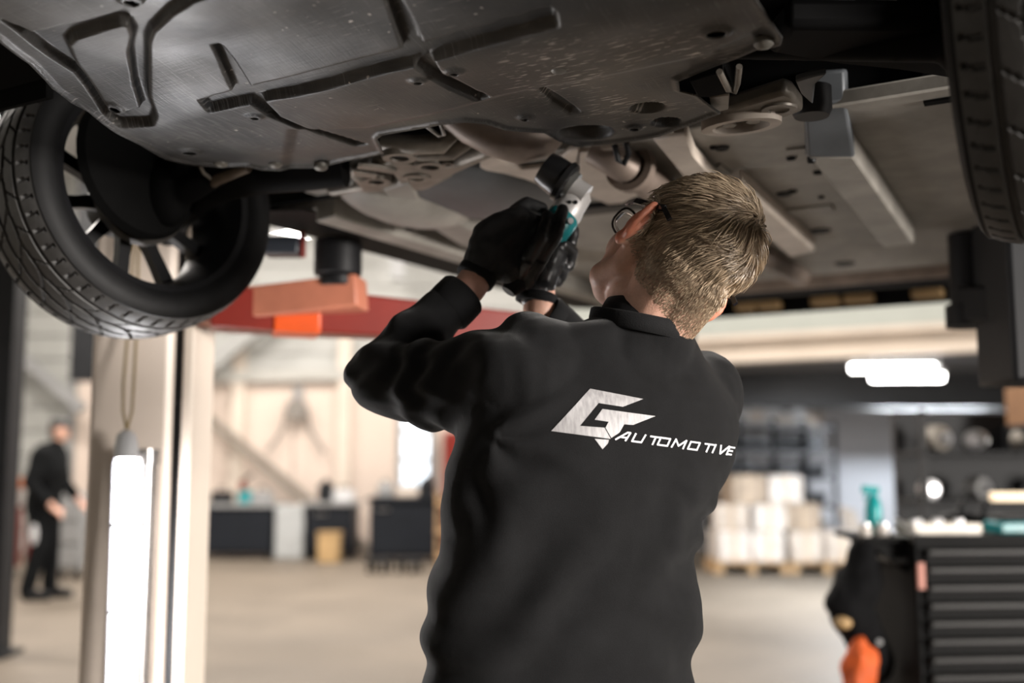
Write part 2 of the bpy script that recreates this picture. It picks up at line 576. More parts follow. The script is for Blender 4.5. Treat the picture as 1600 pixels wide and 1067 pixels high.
oo = np.array([lt(PZ(u, v, ZU)) for u, v in OUT])
RES = 0.0036
g0, g1 = np.arange(oo[:, 0].min() - 0.01, oo[:, 0].max() + 0.01, RES), np.arange(oo[:, 1].min() - 0.01, oo[:, 1].max() + 0.01, RES)
GL, GT = np.meshgrid(g0, g1, indexing='ij')
P = np.stack([GL.ravel(), GT.ravel()], 1)


def outline_sd(P):
    d = sdpoly(P, OUT)
    for u, v, r in HOLES:
        if r:
            c = np.array(lt(PZ(u, v, ZU)))
            d = np.maximum(d, r - np.hypot(*(P - c).T))
    return d


SD = outline_sd(P)
ni, nj = GL.shape
inside = (SD < 0.0).reshape(ni, nj)
fm = inside[:-1, :-1] & inside[1:, :-1] & inside[1:, 1:] & inside[:-1, 1:]
idx = np.arange(ni * nj).reshape(ni, nj)
quads = np.stack([idx[:-1, :-1][fm], idx[1:, :-1][fm], idx[1:, 1:][fm], idx[:-1, 1:][fm]], 1)
used = np.unique(quads)
remap = -np.ones(ni * nj, int)
remap[used] = np.arange(len(used))
quads = remap[quads]
Q = P[used]
# snap the rim of the sheet and of the holes to the true outline
ed = np.sort(np.concatenate([quads[:, [0, 1]], quads[:, [1, 2]], quads[:, [2, 3]], quads[:, [3, 0]]]), 1)
ue, cnt = np.unique(ed, axis=0, return_counts=True)
rim = np.unique(ue[cnt == 1])
for _ in range(2):
    R_ = Q[rim]
    e = 1e-4
    d0 = outline_sd(R_)
    gx = (outline_sd(R_ + [e, 0]) - d0) / e
    gy = (outline_sd(R_ + [0, e]) - d0) / e
    Q[rim] = R_ - np.stack([gx, gy], 1) * np.clip(d0, -RES * 1.4, RES * 1.4)[:, None]
# heights
H = np.zeros(len(Q))
ch = np.full(len(Q), 1e9)
for c in CHAN:
    ch = np.minimum(ch, sdpoly(Q, c))
H += 0.015 * (1 - sstep(ch, -0.006, 0.0008))
pl = np.maximum(sdpoly(Q, PLEFT), -np.minimum(sdpoly(Q, QPAD), sdpoly(Q, SPAD)))
H += 0.015 * (1 - sstep(pl, -0.006, 0.0008))
bend = np.array(lt(PZ(600, 100, ZU)))[0] - Q[:, 0]
H += 0.030 * sstep(bend, -0.05, 0.16) + 0.012 * sstep(bend, 0.22, 0.5)
crease = sdpoly(Q, [(450, 203), (573, 199), (660, 179), (746, 157), (844, 135), (930, 118), (1100, 90), (1200, 40), (1300, 500), (400, 500)])
H += 0.006 * (1 - sstep(crease, -0.02, 0.004))
rip = sdpoly(Q, [(838, 139), (846, 139), (880, 160), (908, 178), (890, 181), (862, 166)])   # torn dent
H += 0.010 * (1 - sstep(rip, -0.006, 0.004))
for u, v, r, dp in CUPS:
    c = np.array(lt(PZ(u, v, ZU)))
    rr = np.hypot(*(Q - c).T)
    H += dp * (1 - sstep(rr, r * 0.72, r))
edge = -outline_sd(Q)
H -= 0.005 * (1 - sstep(edge, 0.0, 0.012)) * (Q[:, 1] > 0.2)
nz = np.array([noise.noise(V((a * 9, b * 9, 1.3))) * 0.0035 + noise.noise(V((a * 3, b * 3, 4.3))) * 0.007 for a, b in Q])
H += nz
co = np.outer(Q[:, 0], np.array(LV)) + np.outer(Q[:, 1], np.array(TV))
co[:, 2] = ZU + H
me = bpy.data.meshes.new('undertray')
me.from_pydata(co.tolist(), [], quads.tolist())

mt = bpy.data.materials.new('scuffed_undertray')
mt.use_nodes = True
nt = mt.node_tree
pr = nt.nodes['Principled BSDF']
tc = nt.nodes.new('ShaderNodeTexCoord')


def nmap(rot, scale):
    m_ = nt.nodes.new('ShaderNodeMapping')
    m_.vector_type = 'TEXTURE'
    m_.inputs['Rotation'].default_value = (0, 0, rot)
    m_.inputs['Scale'].default_value = scale
    nt.links.new(tc.outputs['Object'], m_.inputs['Vector'])
    return m_.outputs['Vector']


def nnoise(vec, sc, det=5, ro=0.6):
    n_ = nt.nodes.new('ShaderNodeTexNoise')
    n_.inputs['Scale'].default_value = sc
    n_.inputs['Detail'].default_value = det
    n_.inputs['Roughness'].default_value = ro
    nt.links.new(vec, n_.inputs['Vector'])
    return n_.outputs['Fac']


def nramp(fac, p0, p1, c0=0.0, c1=1.0):
    r_ = nt.nodes.new('ShaderNodeMapRange')
    r_.inputs['From Min'].default_value = p0
    r_.inputs['From Max'].default_value = p1
    r_.inputs['To Min'].default_value = c0
    r_.inputs['To Max'].default_value = c1
    nt.links.new(fac, r_.inputs['Value'])
    return r_.outputs['Result']


def nmul(a_, b_, op='MULTIPLY'):
    x_ = nt.nodes.new('ShaderNodeMath'); x_.operation = op
    for i_, s_ in enumerate((a_, b_)):
        if isinstance(s_, float):
            x_.inputs[i_].default_value = s_
        else:
            nt.links.new(s_, x_.inputs[i_])
    return x_.outputs[0]


def nmix(fac, c0, c1):
    x_ = nt.nodes.new('ShaderNodeMix'); x_.data_type = 'RGBA'
    nt.links.new(fac, x_.inputs[0])
    for i_, s_ in ((6, c0), (7, c1)):
        if isinstance(s_, tuple):
            x_.inputs[i_].default_value = (*s_, 1)
        else:
            nt.links.new(s_, x_.inputs[i_])
    return x_.outputs[2]


angT = math.atan2(TV.y, TV.x)
st1 = nnoise(nmap(angT, (0.045, 0.0035, 1)), 1.0, 3, 0.5)              # scratches across the car
st2 = nnoise(nmap(angT + math.pi / 2 + 0.1, (0.05, 0.003, 1)), 1.0, 3, 0.5)     # scratches along it
sp = nnoise(tc.outputs['Object'], 75, 2, 0.5)
big = nnoise(tc.outputs['Object'], 3.2, 5, 0.6)
big2 = nnoise(tc.outputs['Object'], 5.1, 4, 0.6)
base = nmix(nramp(big, 0.38, 0.64), (0.022, 0.023, 0.025), (0.080, 0.076, 0.071))
base = nmix(nmul(nmul(nramp(st1, 0.62, 0.74), nramp(big2, 0.50, 0.62)), 0.7), base, (0.34, 0.315, 0.29))
base = nmix(nmul(nmul(nramp(st2, 0.60, 0.74), nramp(big, 0.48, 0.62)), 0.55), base, (0.24, 0.24, 0.24))
base = nmix(nmul(nmul(nramp(st2, 0.38, 0.28), nramp(big2, 0.45, 0.6)), 0.6), base, (0.03, 0.03, 0.032))
sp2 = nnoise(nmap(angT, (0.030, 0.0042, 1)), 1.0, 2, 0.5)
# a well-worn patch near the rear right corner of the sheet
wc = PZ(965, 120, ZU)
vd = nt.nodes.new('ShaderNodeVectorMath'); vd.operation = 'DISTANCE'
nt.links.new(tc.outputs['Object'], vd.inputs[0]); vd.inputs[1].default_value = tuple(wc)
patch = nramp(vd.outputs['Value'], 0.26, 0.06)
wc2 = PZ(300, 190, ZU)
vd2 = nt.nodes.new('ShaderNodeVectorMath'); vd2.operation = 'DISTANCE'
nt.links.new(tc.outputs['Object'], vd2.inputs[0]); vd2.inputs[1].default_value = tuple(wc2)
patch2 = nramp(vd2.outputs['Value'], 0.30, 0.05)
base = nmix(nmul(nmul(patch, 0.9), nramp(big2, 0.25, 0.55)), base, (0.20, 0.178, 0.152))
base = nmix(nmul(nramp(sp2, 0.60, 0.66), nmul(nramp(vd.outputs['Value'], 0.22, 0.14), nramp(big2, 0.4, 0.5))), base, (0.62, 0.56, 0.50))
base = nmix(nmul(nramp(sp, 0.70, 0.75), nramp(big2, 0.48, 0.58)), base, (0.50, 0.46, 0.42))
base = nmix(nmul(nmul(nramp(st2, 0.5, 0.66), patch2), 0.3), base, (0.34, 0.34, 0.34))
nt.links.new(base, pr.inputs['Base Color'])
pr.inputs['Metallic'].default_value = 0.45
nt.links.new(nramp(big2, 0.3, 0.7, 0.40, 0.58), pr.inputs['Roughness'])
bp = nt.nodes.new('ShaderNodeBump')
bp.inputs['Strength'].default_value = 0.10
bp.inputs['Distance'].default_value = 0.004
nt.links.new(nmul(nmul(st1, st2, 'ADD'), big, 'ADD'), bp.inputs['Height'])
nt.links.new(bp.outputs['Normal'], pr.inputs['Normal'])
ut = obj('undertray', me, mt, car, ang=0, label='grey scuffed undertray sheet with pressed channels')
shade(me, 0)
so = ut.modifiers.new('solidify', 'SOLIDIFY')
so.thickness = 0.003; so.offset = 1

for u, v, r, dp in CUPS:                                   # bolts inside the dished holes
    c = PZ(u, v, ZU + dp + 0.004)
    b = MB().cyl(c, c + V((0, 0, -0.016)), 0.013, n=6).cyl(c + V((0, 0, -0.001)), c + V((0, 0, -0.005)), 0.021, n=18)
    obj('bolt', b, mCast, ut, ang=30)
for u, v in ((1193, 70), (345, 257), (501, 262), (430, 258), (873, 109)):
    c = PZ(u, v, ZU)
    obj('bolt', MB().lathe([(0.003, -0.006), (0.010, -0.004), (0.014, 0.0), (0.014, 0.008)], c, (0, 0, 1), 14), M('dull_bolt', (0.2, 0.19, 0.17), 0.5, metal=0.5), ut)

# --- wheels
def wheel_meshes():
    N, R = 540, 0.300
    ws = np.linspace(-0.099, 0.099, 67)
    ang = np.linspace(0, 2 * np.pi, N, endpoint=False)
    A, W = np.meshgrid(ang, ws, indexing='ij')
    r = R - 0.010 * (np.abs(W) / 0.099) ** 4 - 0.004 * (W / 0.099) ** 2
    g = np.zeros_like(W)
    for c in (-0.056, -0.020, 0.020, 0.056):
        g = np.maximum(g, 0.0075 * (np.abs(W - c - (0.0015 * np.sin(A * 27) if abs(c) < 0.03 else 0)) < 0.0042))
    deg = np.degrees(A)
    ph = (deg + 30 * np.abs(W)) % 6.667
    g = np.maximum(g, 0.0065 * ((ph < 1.1) & (np.abs(W) > 0.066) & (np.abs(W) < 0.094)))
    ph2 = (deg + 150 * np.abs(W)) % 13.333
    g = np.maximum(g, 0.0055 * ((ph2 < 0.9) & (np.abs(W) > 0.024) & (np.abs(W) < 0.053)))
    ph3 = (deg + 220 * W) % 13.333
    g = np.maximum(g, 0.005 * ((ph3 < 0.8) & (np.abs(W) < 0.012)))
    r = r - g
    side = [(0.104, 0.2855), (0.110, 0.277), (0.1135, 0.264), (0.1135, 0.250), (0.108, 0.238), (0.100, 0.230), (0.094, 0.224), (0.088, 0.219)]
    cols = [(np.full(N, -w_), np.full(N, r_)) for w_, r_ in reversed(side)] + [(W[:, j], r[:, j]) for j in range(len(ws))] + [(np.full(N, w_), np.full(N, r_)) for w_, r_ in side]
    Wc = np.stack([c[0] for c in cols], 1)
    Rc = np.stack([c[1] for c in cols], 1)
    n2 = Wc.shape[1]
    X, Y, Z = Wc, Rc * np.cos(A[:, :1]), Rc * np.sin(A[:, :1])
    vs = np.stack([X, Y, Z], 2).reshape(-1, 3)
    i, j = np.meshgrid(np.arange(N), np.arange(n2), indexing='ij')
    i2 = (i + 1) % N
    j2 = (j + 1) % n2
    fs = np.stack([i * n2 + j, i2 * n2 + j, i2 * n2 + j2, i * n2 + j2], 2).reshape(-1, 4)
    m_ = bpy.data.meshes.new('tyre')
    m_.from_pydata(vs.tolist(), [], fs.tolist())
    bm = bmesh.new(); bm.from_mesh(m_); bmesh.ops.recalc_face_normals(bm, faces=bm.faces); bm.to_mesh(m_); bm.free()
    shade(m_, 40)
    m_.materials.append(mRubber); m_.materials.append(mTread)
    pw = np.array([p.center.x for p in m_.polygons]); pr2 = np.array([math.hypot(p.center.y, p.center.z) for p in m_.polygons])
    m_.polygons.foreach_set('material_index', ((np.abs(pw) < 0.0985) & (pr2 > 0.2875 - 0.004)).astype(np.int32))
    X1 = V((1, 0, 0))
    rim_ = MB().lathe([(0.229, -0.098), (0.232, -0.093), (0.222, -0.088), (0.212, -0.070), (0.200, -0.02), (0.203, 0.05), (0.214, 0.088), (0.232, 0.095), (0.229, 0.101), (0.208, 0.090), (0.196, 0.05), (0.193, -0.02), (0.205, -0.072), (0.214, -0.094)], (0, 0, 0), X1, 72, closed=True).mesh('rim')
    sp_ = MB()
    sp_.loft([[V((0.012, -0.020, 0.045)), V((0.012, 0.020, 0.045)), V((0.042, 0.017, 0.045)), V((0.042, -0.017, 0.045))],
              [V((0.018, -0.013, 0.12)), V((0.018, 0.013, 0.12)), V((0.044, 0.011, 0.12)), V((0.044, -0.011, 0.12))],
              [V((0.020, -0.015, 0.199)), V((0.020, 0.015, 0.199)), V((0.050, 0.013, 0.202)), V((0.050, -0.013, 0.202))]])
    sp_ = sp_.mesh('spoke')
    hub_ = MB().lathe([(0.02, -0.06), (0.062, -0.055), (0.066, 0.05), (0.062, 0.092), (0.03, 0.100), (0.004, 0.101)], (0, 0, 0), X1, 24).mesh('hub')
    dsc = MB().lathe([(0.05, -0.035), (0.108, -0.035), (0.108, -0.012), (0.05, -0.012)], (0, 0, 0), X1, 40, closed=True).mesh('brake_disc')
    cal = MB().box((-0.02, -0.05, 0.10), (0.085, 0.11, 0.075)).mesh('brake_caliper')
    for m2, mm in ((rim_, mRim), (sp_, mRim), (hub_, mRim), (dsc, M('brake_iron', (0.05, 0.045, 0.04), 0.5, metal=0.5)), (cal, mDark)):
        shade(m2, 35); m2.materials.append(mm)
    return m_, rim_, sp_, hub_, dsc, cal


WM_ = wheel_meshes()


def put(name, me, parent, mtx, label=None):
    o = bpy.data.objects.new(name, me)
    COL.objects.link(o)
    o.parent = parent
    o.matrix_basis = mtx
    return tag(o, label)


def wheel(centre, out, spin, steer=0.0, label=None, camber=0.0):
    ax = (V(out).normalized())
    ax = Matrix.Rotation(steer, 3, 'Z') @ ax
    ax = (ax + V((0, 0, -math.tan(camber)))).normalized()
    y = V((0, 0, 1)).cross(ax).normalized()
    z = ax.cross(y)
    m3 = Matrix((ax, y, z)).transposed().to_4x4()
    ty = put('wheel', WM_[0], car, Matrix.Translation(centre) @ m3 @ Matrix.Rotation(spin, 4, 'X'), label)
    ty.matrix_parent_inverse = WM(car).inverted()
    put('rim', WM_[1], ty, Matrix())
    for k in range(10):
        put('spoke', WM_[2], ty, Matrix.Rotation(2 * math.pi * k / 10, 4, 'X'))
    put('hub', WM_[3], ty, Matrix())
    put('brake_disc', WM_[4], ty, Matrix())
    put('brake_caliper', WM_[5], ty, Matrix.Rotation(-spin, 4, 'X'))
    return ty


WL = C3(LAX, 0, 0) + TV * 0
cl = PY(266, 302, 2.26) + TV * 0.11
cr_ = PY(1520, 100, 1.46) - TV * 0.11
cr_.z = 1.575 + 0.30
wheel(cl, TV, 0.13, math.radians(-9), 'left front wheel with dark tyre tread', math.radians(7))
wheel(cr_, -TV, 0.05)
lr = lt(cl); rr_ = lt(cr_)
wheel(C3(4.42, lr[1] - 0.02, 1.93), TV, 0.3)
wheel(C3(4.42, rr_[1] + 0.02, 1.93), -TV, 0.7)

# --- floor pan with sills, rails, tunnel
fz = 1.925
obj('floor_pan', MB().prism([C3(1.95, 0.20, fz), C3(1.95, 1.70, fz), C3(3.72, 1.70, fz), C3(3.72, 0.20, fz)], (0, 0, 0.03)), mFloorpan, car, bevel=0.004)
for t0, t1, t2 in ((1.66, 1.72, 2.02), (0.20, 0.14, 0.03)):
    s = MB()
    prof = [(t0, 1.93), (t0, 1.875), (t1, 1.868), (t1, 1.90), (t2, 1.93), (t2, 2.12), (t0, 2.12)]
    s.loft([[C3(2.02, a, b) for a, b in prof], [C3(4.0, a, b) for a, b in prof]])
    obj('sill', s, mFloorpan, car, bevel=0.004)
    so_ = MB()
    pr3 = [(t1 + (0.012 if t2 > t1 else -0.012), 1.895), (t2 + (0.006 if t2 > t1 else -0.006), 1.925), (t2 + (0.012 if t2 > t1 else -0.012), 2.13), (t2 - (0.02 if t2 > t1 else -0.02), 2.13), (t2 - (0.02 if t2 > t1 else -0.02), 1.94)]
    so_.loft([[C3(2.0, a, b) for a, b in pr3], [C3(4.02, a, b) for a, b in pr3]])
    obj('sill_cover', so_, mBody, car, bevel=0.004)


def rail(px, z, th, mat, label=None, bev=0.006):
    return plate('floor_rail', px, z, th, mat, bev, label)


rail([(1262, 246), (1335, 246), (1430, 383), (1383, 389)], 1.873, 0.055, mFloorpan)
rail([(1118, 300), (1160, 292), (1274, 393), (1236, 402)], 1.885, 0.045, mFloorlite, 'pale brace strip')
rail([(1020, 219), (1073, 209), (1088, 250), (1125, 292), (1082, 296), (1052, 258)], 1.885, 0.03, mFloorlite)
rail([(597, 297), (640, 286), (655, 312), (690, 340), (760, 368), (900, 415), (880, 432), (720, 385), (655, 344), (620, 322)], 1.882, 0.045, mFloorpan)
# front chassis leg rising into the wheel arch on the right
leg = MB()
a0 = [PZ(1262, 246, 1.873), PZ(1335, 246, 1.873), PZ(1352, 244, 1.925), PZ(1258, 244, 1.925)]
a1 = [PZ(1256, 166, 1.93), PZ(1322, 160, 1.93), PZ(1338, 158, 2.02), PZ(1256, 160, 2.02)]
a2 = [PZ(1262, 112, 1.99), PZ(1320, 108, 1.99), PZ(1336, 106, 2.10), PZ(1262, 108, 2.10)]
leg.loft([a0, a1, a2])
obj('chassis_leg', leg, mShield, car, bevel=0.006)
plate('splash_panel', [(1345, 205), (1482, 196), (1482, 240), (1440, 262), (1350, 246)], 1.965, 0.02, mFloorpan)
plate('splash_panel', [(1385, 150), (1478, 138), (1480, 195), (1400, 190)], 1.985, 0.02, mFloorlite)
c = PZ(1430, 144, 1.975)
obj('drain_plug', MB().lathe([(0.018, -0.006), (0.030, -0.008), (0.036, 0.0), (0.036, 0.02)], c, (0, 0, 1), 20), mCast, car)
# rubber grommets and holes of the floor pan
for u, v, r in ((1282, 360, 0.030), (1320, 411, 0.034), (1238, 298, 0.012), (1236, 246, 0.011), (1268, 250, 0.009), (1278, 268, 0.012), (1128, 230, 0.016), (1115, 229, 0.009), (640, 356, 0.014), (678, 339, 0.010), (1225, 302, 0.020), (1283, 307, 0.008)):
    zz = 1.873 if (u, v) == (1268, 250) else (1.882 if u < 700 else fz)
    c = PZ(u, v, zz)
    obj('grommet', MB().lathe([(r * 0.5, -0.002), (r * 0.85, -0.005), (r, 0.0), (r, 0.006)], c, (0, 0, 1), 18), mBlackP, car)
# ribs pressed in the floor
for px in ([(1118, 262), (1126, 258), (1215, 330), (1206, 334)], [(1225, 330), (1300, 322), (1304, 330), (1228, 340)], [(1228, 236), (1262, 232), (1264, 238), (1230, 242)]):
    plate('floor_bead', px, fz - 0.006, 0.01, mFloorpan, 0.002)
# side tank box of the floor behind the left wheel
tk = MB()
tk.ell(C3(2.10, 1.50, 1.93), (0.24, 0.13, 0.075), (LV, TV, V((0, 0, 1))), 24)
obj('floor_box', tk, mFloorpan, car)
hs = MB()
c = PZ(742, 312, 1.90)
hs.ell(c + V((0, 0, 0.03)), (0.30, 0.20, 0.050), (LV, TV, V((0, 0, 1))), 24)
obj('heat_shield', hs, mShield, car)
plate('tunnel_brace', [(752, 238), (780, 252), (815, 266), (856, 262), (890, 236), (905, 232), (900, 262), (870, 290), (800, 290), (750, 262)], 1.91, 0.012, mFloorlite)
# tunnel trim pale plate on the right of the polisher, and dark transverse members
plate('tunnel_cover', [(905, 240), (960, 232), (985, 262), (1010, 300), (960, 325), (905, 300)], 1.915, 0.012, mFloorlite)
plate('cross_member', [(880, 330), (1000, 318), (1060, 335), (1060, 343), (1000, 328), (884, 341)], 1.91, 0.02, mDark)
obj('exhaust_pipe', MB().tube([PZ(930, 232, 1.93), PZ(965, 252, 1.90), PZ(1000, 275, 1.885), PZ(1060, 318, 1.885), PZ(1180, 395, 1.90), PZ(1250, 430, 1.92)], 0.036, 18), mPipe, car, ang=60)
fl = PZ(985, 262, 1.893)
dx = (PZ(1060, 318, 1.885) - PZ(965, 252, 1.90)).normalized()
obj('exhaust_flange', MB().lathe([(0.037, -0.012), (0.052, -0.012), (0.052, 0.012), (0.037, 0.012)], fl, dx, 24, closed=True), mPipe, car)
obj('hanger_hook', MB().tube([PZ(960, 226, 1.9), PZ(966, 250, 1.87), PZ(975, 256, 1.865), PZ(982, 240, 1.88), PZ(978, 222, 1.90)], 0.006, 8), mDark, car, ang=60)
# downpipe bend in the undertray cut-out
obj('downpipe', MB().tube([PY(705, 168, 2.02), PY(738, 190, 2.03), PY(775, 207, 2.04), PY(812, 218, 2.05), PY(842, 212, 2.06), PY(862, 190, 2.07), PY(872, 160, 2.08)], [0.040, 0.044, 0.047, 0.048, 0.047, 0.043, 0.042], 24), mPipe, car, ang=60)
c = PY(700, 190, 1.99)
obj('spring_clip', MB().tube([PZ(664, 195, 1.90), PZ(686, 212, 1.885), PZ(694, 210, 1.885), PZ(688, 192, 1.90)], 0.004, 8), mSilver, car, ang=60)


# --- subframe: cast plates with bosses, either side of the cut-out
def boss(u, v, z, r, parent):
    c = PZ(u, v, z)
    obj('boss', MB().lathe([(r * 0.55, 0.012), (r * 0.6, -0.003), (r, -0.003), (r * 1.08, 0.01)], c, (0, 0, 1), 20, closed=True), mCast, parent)
    obj('bolt', MB().cyl(c + V((0, 0, 0.02)), c + V((0, 0, 0.004)), r * 0.42, n=6), M('dull_bolt', (0.2, 0.19, 0.17), 0.5, metal=0.5), parent, ang=30)
    obj('recess', MB().cyl(c + V((0, 0, 0.003)), c + V((0, 0, 0.012)), r * 0.62, n=18), mBlackP, parent, ang=30)


sk = MB()
SZ = 1.905


def sp3(*px):
    return [PZ(u, v, SZ) for u, v in px]


sk.chain(sp3((556, 262), (600, 246), (624, 247), (672, 260), (725, 246), (764, 233)), [0.018, 0.026, 0.040, 0.040, 0.022, 0.018], 14)
sk.chain(sp3((556, 266), (588, 283), (650, 278), (672, 260)), [0.018, 0.036, 0.037, 0.034], 14)
sk.chain(sp3((624, 247), (650, 278), (700, 268)), [0.03, 0.034, 0.014], 14)
sk.chain(sp3((588, 283), (560, 288), (520, 296)), [0.03, 0.018, 0.016], 14)
skm = remeshed(sk, 0.006, 3)
a_ = get_co(skm)
a_[:, 2] = SZ + np.clip(a_[:, 2] - SZ, -0.020, 0.03)
set_co(skm, a_)
sfl = obj('subframe', skm, mCast, car, ang=40, label='cast subframe arms with bolted bosses')
for u, v, r in ((624, 246, 0.034), (672, 260, 0.032), (700, 256, 0.012), (650, 278, 0.030), (588, 283, 0.030)):
    boss(u, v, 1.884, r, sfl)
for px in ([(560, 259), (595, 262), (620, 268), (612, 272), (585, 267), (558, 264)], [(552, 268), (590, 274), (586, 279), (556, 276)]):
    obj('rib', MB().prism([PZ(u, v, 1.879) for u, v in px], (0, 0, 0.006)), mCast, sfl)
obj('arm_link', MB().tube([PZ(598, 222, 1.91), PZ(640, 226, 1.90), PZ(690, 224, 1.90), PZ(712, 206, 1.92)], [0.016, 0.02, 0.02, 0.014], 12), mCast, sfl, ang=60)
obj('arm_link', MB().tube([PZ(615, 236, 1.905), PZ(660, 240, 1.90), PZ(706, 236, 1.90), PZ(740, 216, 1.92)], [0.012, 0.016, 0.018, 0.014], 12), mCast, sfl, ang=60)
sfr = plate('subframe', [(1118, 186), (1140, 172), (1180, 160), (1226, 146), (1240, 152), (1256, 174), (1232, 184), (1200, 186), (1160, 190), (1128, 196)], 1.885, 0.03, mCast, 0.008)
boss(1217, 170, 1.884, 0.030, sfr)
br_ = MB()
c = PZ(1158, 199, 1.872)
br_.loft([[c + LV * a * math.sin(q_) * s_ + TV * b_ * math.cos(q_) * s_ + V((0, 0, h_)) for q_ in np.linspace(0, 2 * math.pi, 28, endpoint=False)] for a, b_, s_, h_ in ((0.045, 0.072, 1.0, 0.0), (0.045, 0.072, 1.0, 0.022), (0.045, 0.072, 0.72, 0.022), (0.045, 0.072, 0.72, 0.0))], closed=True)
obj('bush_ring', br_, mFloorlite, sfr)
for o_ in (-0.022, 0.022):
    obj('bolt', MB().cyl(c + TV * o_ + V((0, 0, 0.024)), c + TV * o_ + V((0, 0, 0.006)), 0.013, n=6), mCast, sfr, ang=30)
obj('bush_core', MB().ell(c + V((0, 0, 0.026)), (0.036, 0.06, 0.012), (LV, TV, V((0, 0, 1))), 16), mDark, sfr)
# black bracket with clip on the right lobe
bk = plate('bracket', [(1078, 128), (1108, 118), (1130, 112), (1146, 134), (1148, 144), (1110, 152), (1090, 152)], 1.855, 0.03, mLiner)
obj('clip', MB().tube([PZ(1124, 112, 1.85), PZ(1138, 140, 1.845), PZ(1148, 143, 1.845), PZ(1152, 130, 1.85), PZ(1155, 104, 1.86)], 0.005, 8), mCast, bk, ang=60)
plate('hook_bracket', [(1243, 128), (1262, 122), (1292, 116), (1274, 132), (1270, 164), (1252, 148)], 1.87, 0.012, mShield)
c = PZ(1268, 172, 1.905)
obj('rubber_mount', MB().lathe([(0.01, -0.012), (0.030, -0.012), (0.036, 0.0), (0.036, 0.04)], c, (0, 0, 1), 20), mBlackP, car)
plate('gusset', [(1108, 152), (1140, 148), (1138, 172), (1112, 178)], 1.872, 0.02, mCast)
# control arms and drive shafts
plate('control_arm', [(1198, 84), (1220, 58), (1228, 42), (1500, 44), (1500, 128), (1400, 112), (1300, 102)], 1.88, 0.045, mBody, 0.012)
ca = MB()
ca.tube([PZ(540, 262, 1.89), PZ(470, 268, 1.885), PZ(400, 274, 1.88), PZ(330, 292, 1.87), PZ(285, 330, 1.85), PZ(262, 362, 1.84)], [0.040, 0.042, 0.04, 0.038, 0.034, 0.036], 14)
obj('control_arm', ca, mBody, car, ang=60)
obj('tie_rod', MB().tube([PZ(388, 262, 1.87), PZ(340, 280, 1.86), PZ(300, 310, 1.85)], [0.010, 0.012, 0.009], 10), M('rusty_rod', (0.15, 0.115, 0.085), 0.6, metal=0.3, var=0.3, scale=20), car, ang=60)
obj('sensor_wire', MB().tube([PZ(312, 258, 1.87), PZ(318, 270, 1.865), PZ(332, 281, 1.86)], 0.004, 8), mCast, car, ang=60)
kn = MB()
k0 = cl - TV * 0.16
kn.ell(k0 + TV * 0.06, (0.05, 0.06, 0.075), (LV, TV, V((0, 0, 1))), 18)
kn.rcone(k0 + V((0, 0, 0.05)), 0.04, k0 - TV * 0.10 + V((0, 0, 0.40)), 0.045)
kn.rcone(k0, 0.03, C3(LAX, 1.30, 1.99), 0.03)
ds_ = cl - TV * 0.075 + V((0, 0, 0.055)) - LV * 0.045
obj('brake_shield', MB().lathe([(0.02, -0.02), (0.12, -0.018), (0.15, -0.006), (0.158, 0.012), (0.15, 0.012), (0.02, 0.0)], ds_, TV + V((0, 0, -0.12)), 36), mLiner, car, ang=40)
obj('steering_knuckle', remeshed(kn, 0.008, 3), mBody, car, ang=180)
k0 = cr_ + TV * 0.16
kn = MB().ell(k0 - TV * 0.06, (0.05, 0.06, 0.075), (LV, TV, V((0, 0, 1))), 18)
kn.rcone(k0 + V((0, 0, 0.05)), 0.04, k0 + TV * 0.10 + V((0, 0, 0.40)), 0.045)
kn.rcone(k0, 0.03, C3(LAX, 0.75, 1.99), 0.03)
obj('steering_knuckle', remeshed(kn, 0.008, 3), mBody, car, ang=180)
# engine bay and arches
for tt in (lr[1], rr_[1]):
    s_ = 1 if tt > TC else -1
    ln_ = MB()
    arc = [(0.40 * math.cos(q_), 0.40 * math.sin(q_)) for q_ in np.linspace(-0.15, math.pi + 0.15, 22)]
    arc2 = [(0.415 * math.cos(q_), 0.415 * math.sin(q_)) for q_ in np.linspace(math.pi + 0.15, -0.15, 22)]
    ring = arc + arc2
    ln_.loft([[C3(LAX + a, tt - s_ * 0.24, 1.98 + b) for a, b in ring], [C3(LAX + a, tt + s_ * 0.13, 1.98 + b) for a, b in ring]])
    obj('wheel_arch_liner', ln_, mLiner, car)
eng = MB().box(C3(LAX - 0.05, TC, 2.22), (0.9, 0.55, 0.34), Matrix.Rotation(-YAW, 3, 'Z'))
obj('engine_block', eng, M('grimy_engine', (0.035, 0.033, 0.031), 0.6, var=0.5, scale=9), car, bevel=0.03)
for (u, v, z, r, m_) in ((1255, 25, 2.02, 0.045, mShield), (1300, 12, 2.05, 0.05, mDark), (1350, 30, 2.04, 0.03, mGrey), (1400, 16, 2.05, 0.04, mDark)):
    c = PZ(u, v, z)
    obj('engine_pipe', MB().tube([c - TV * 0.10 + V((0, 0, 0.05)), c, c + TV * 0.05 + LV * 0.08, c + LV * 0.2 + V((0, 0, 0.1))], r * 0.6, 12), m_, car, ang=60)
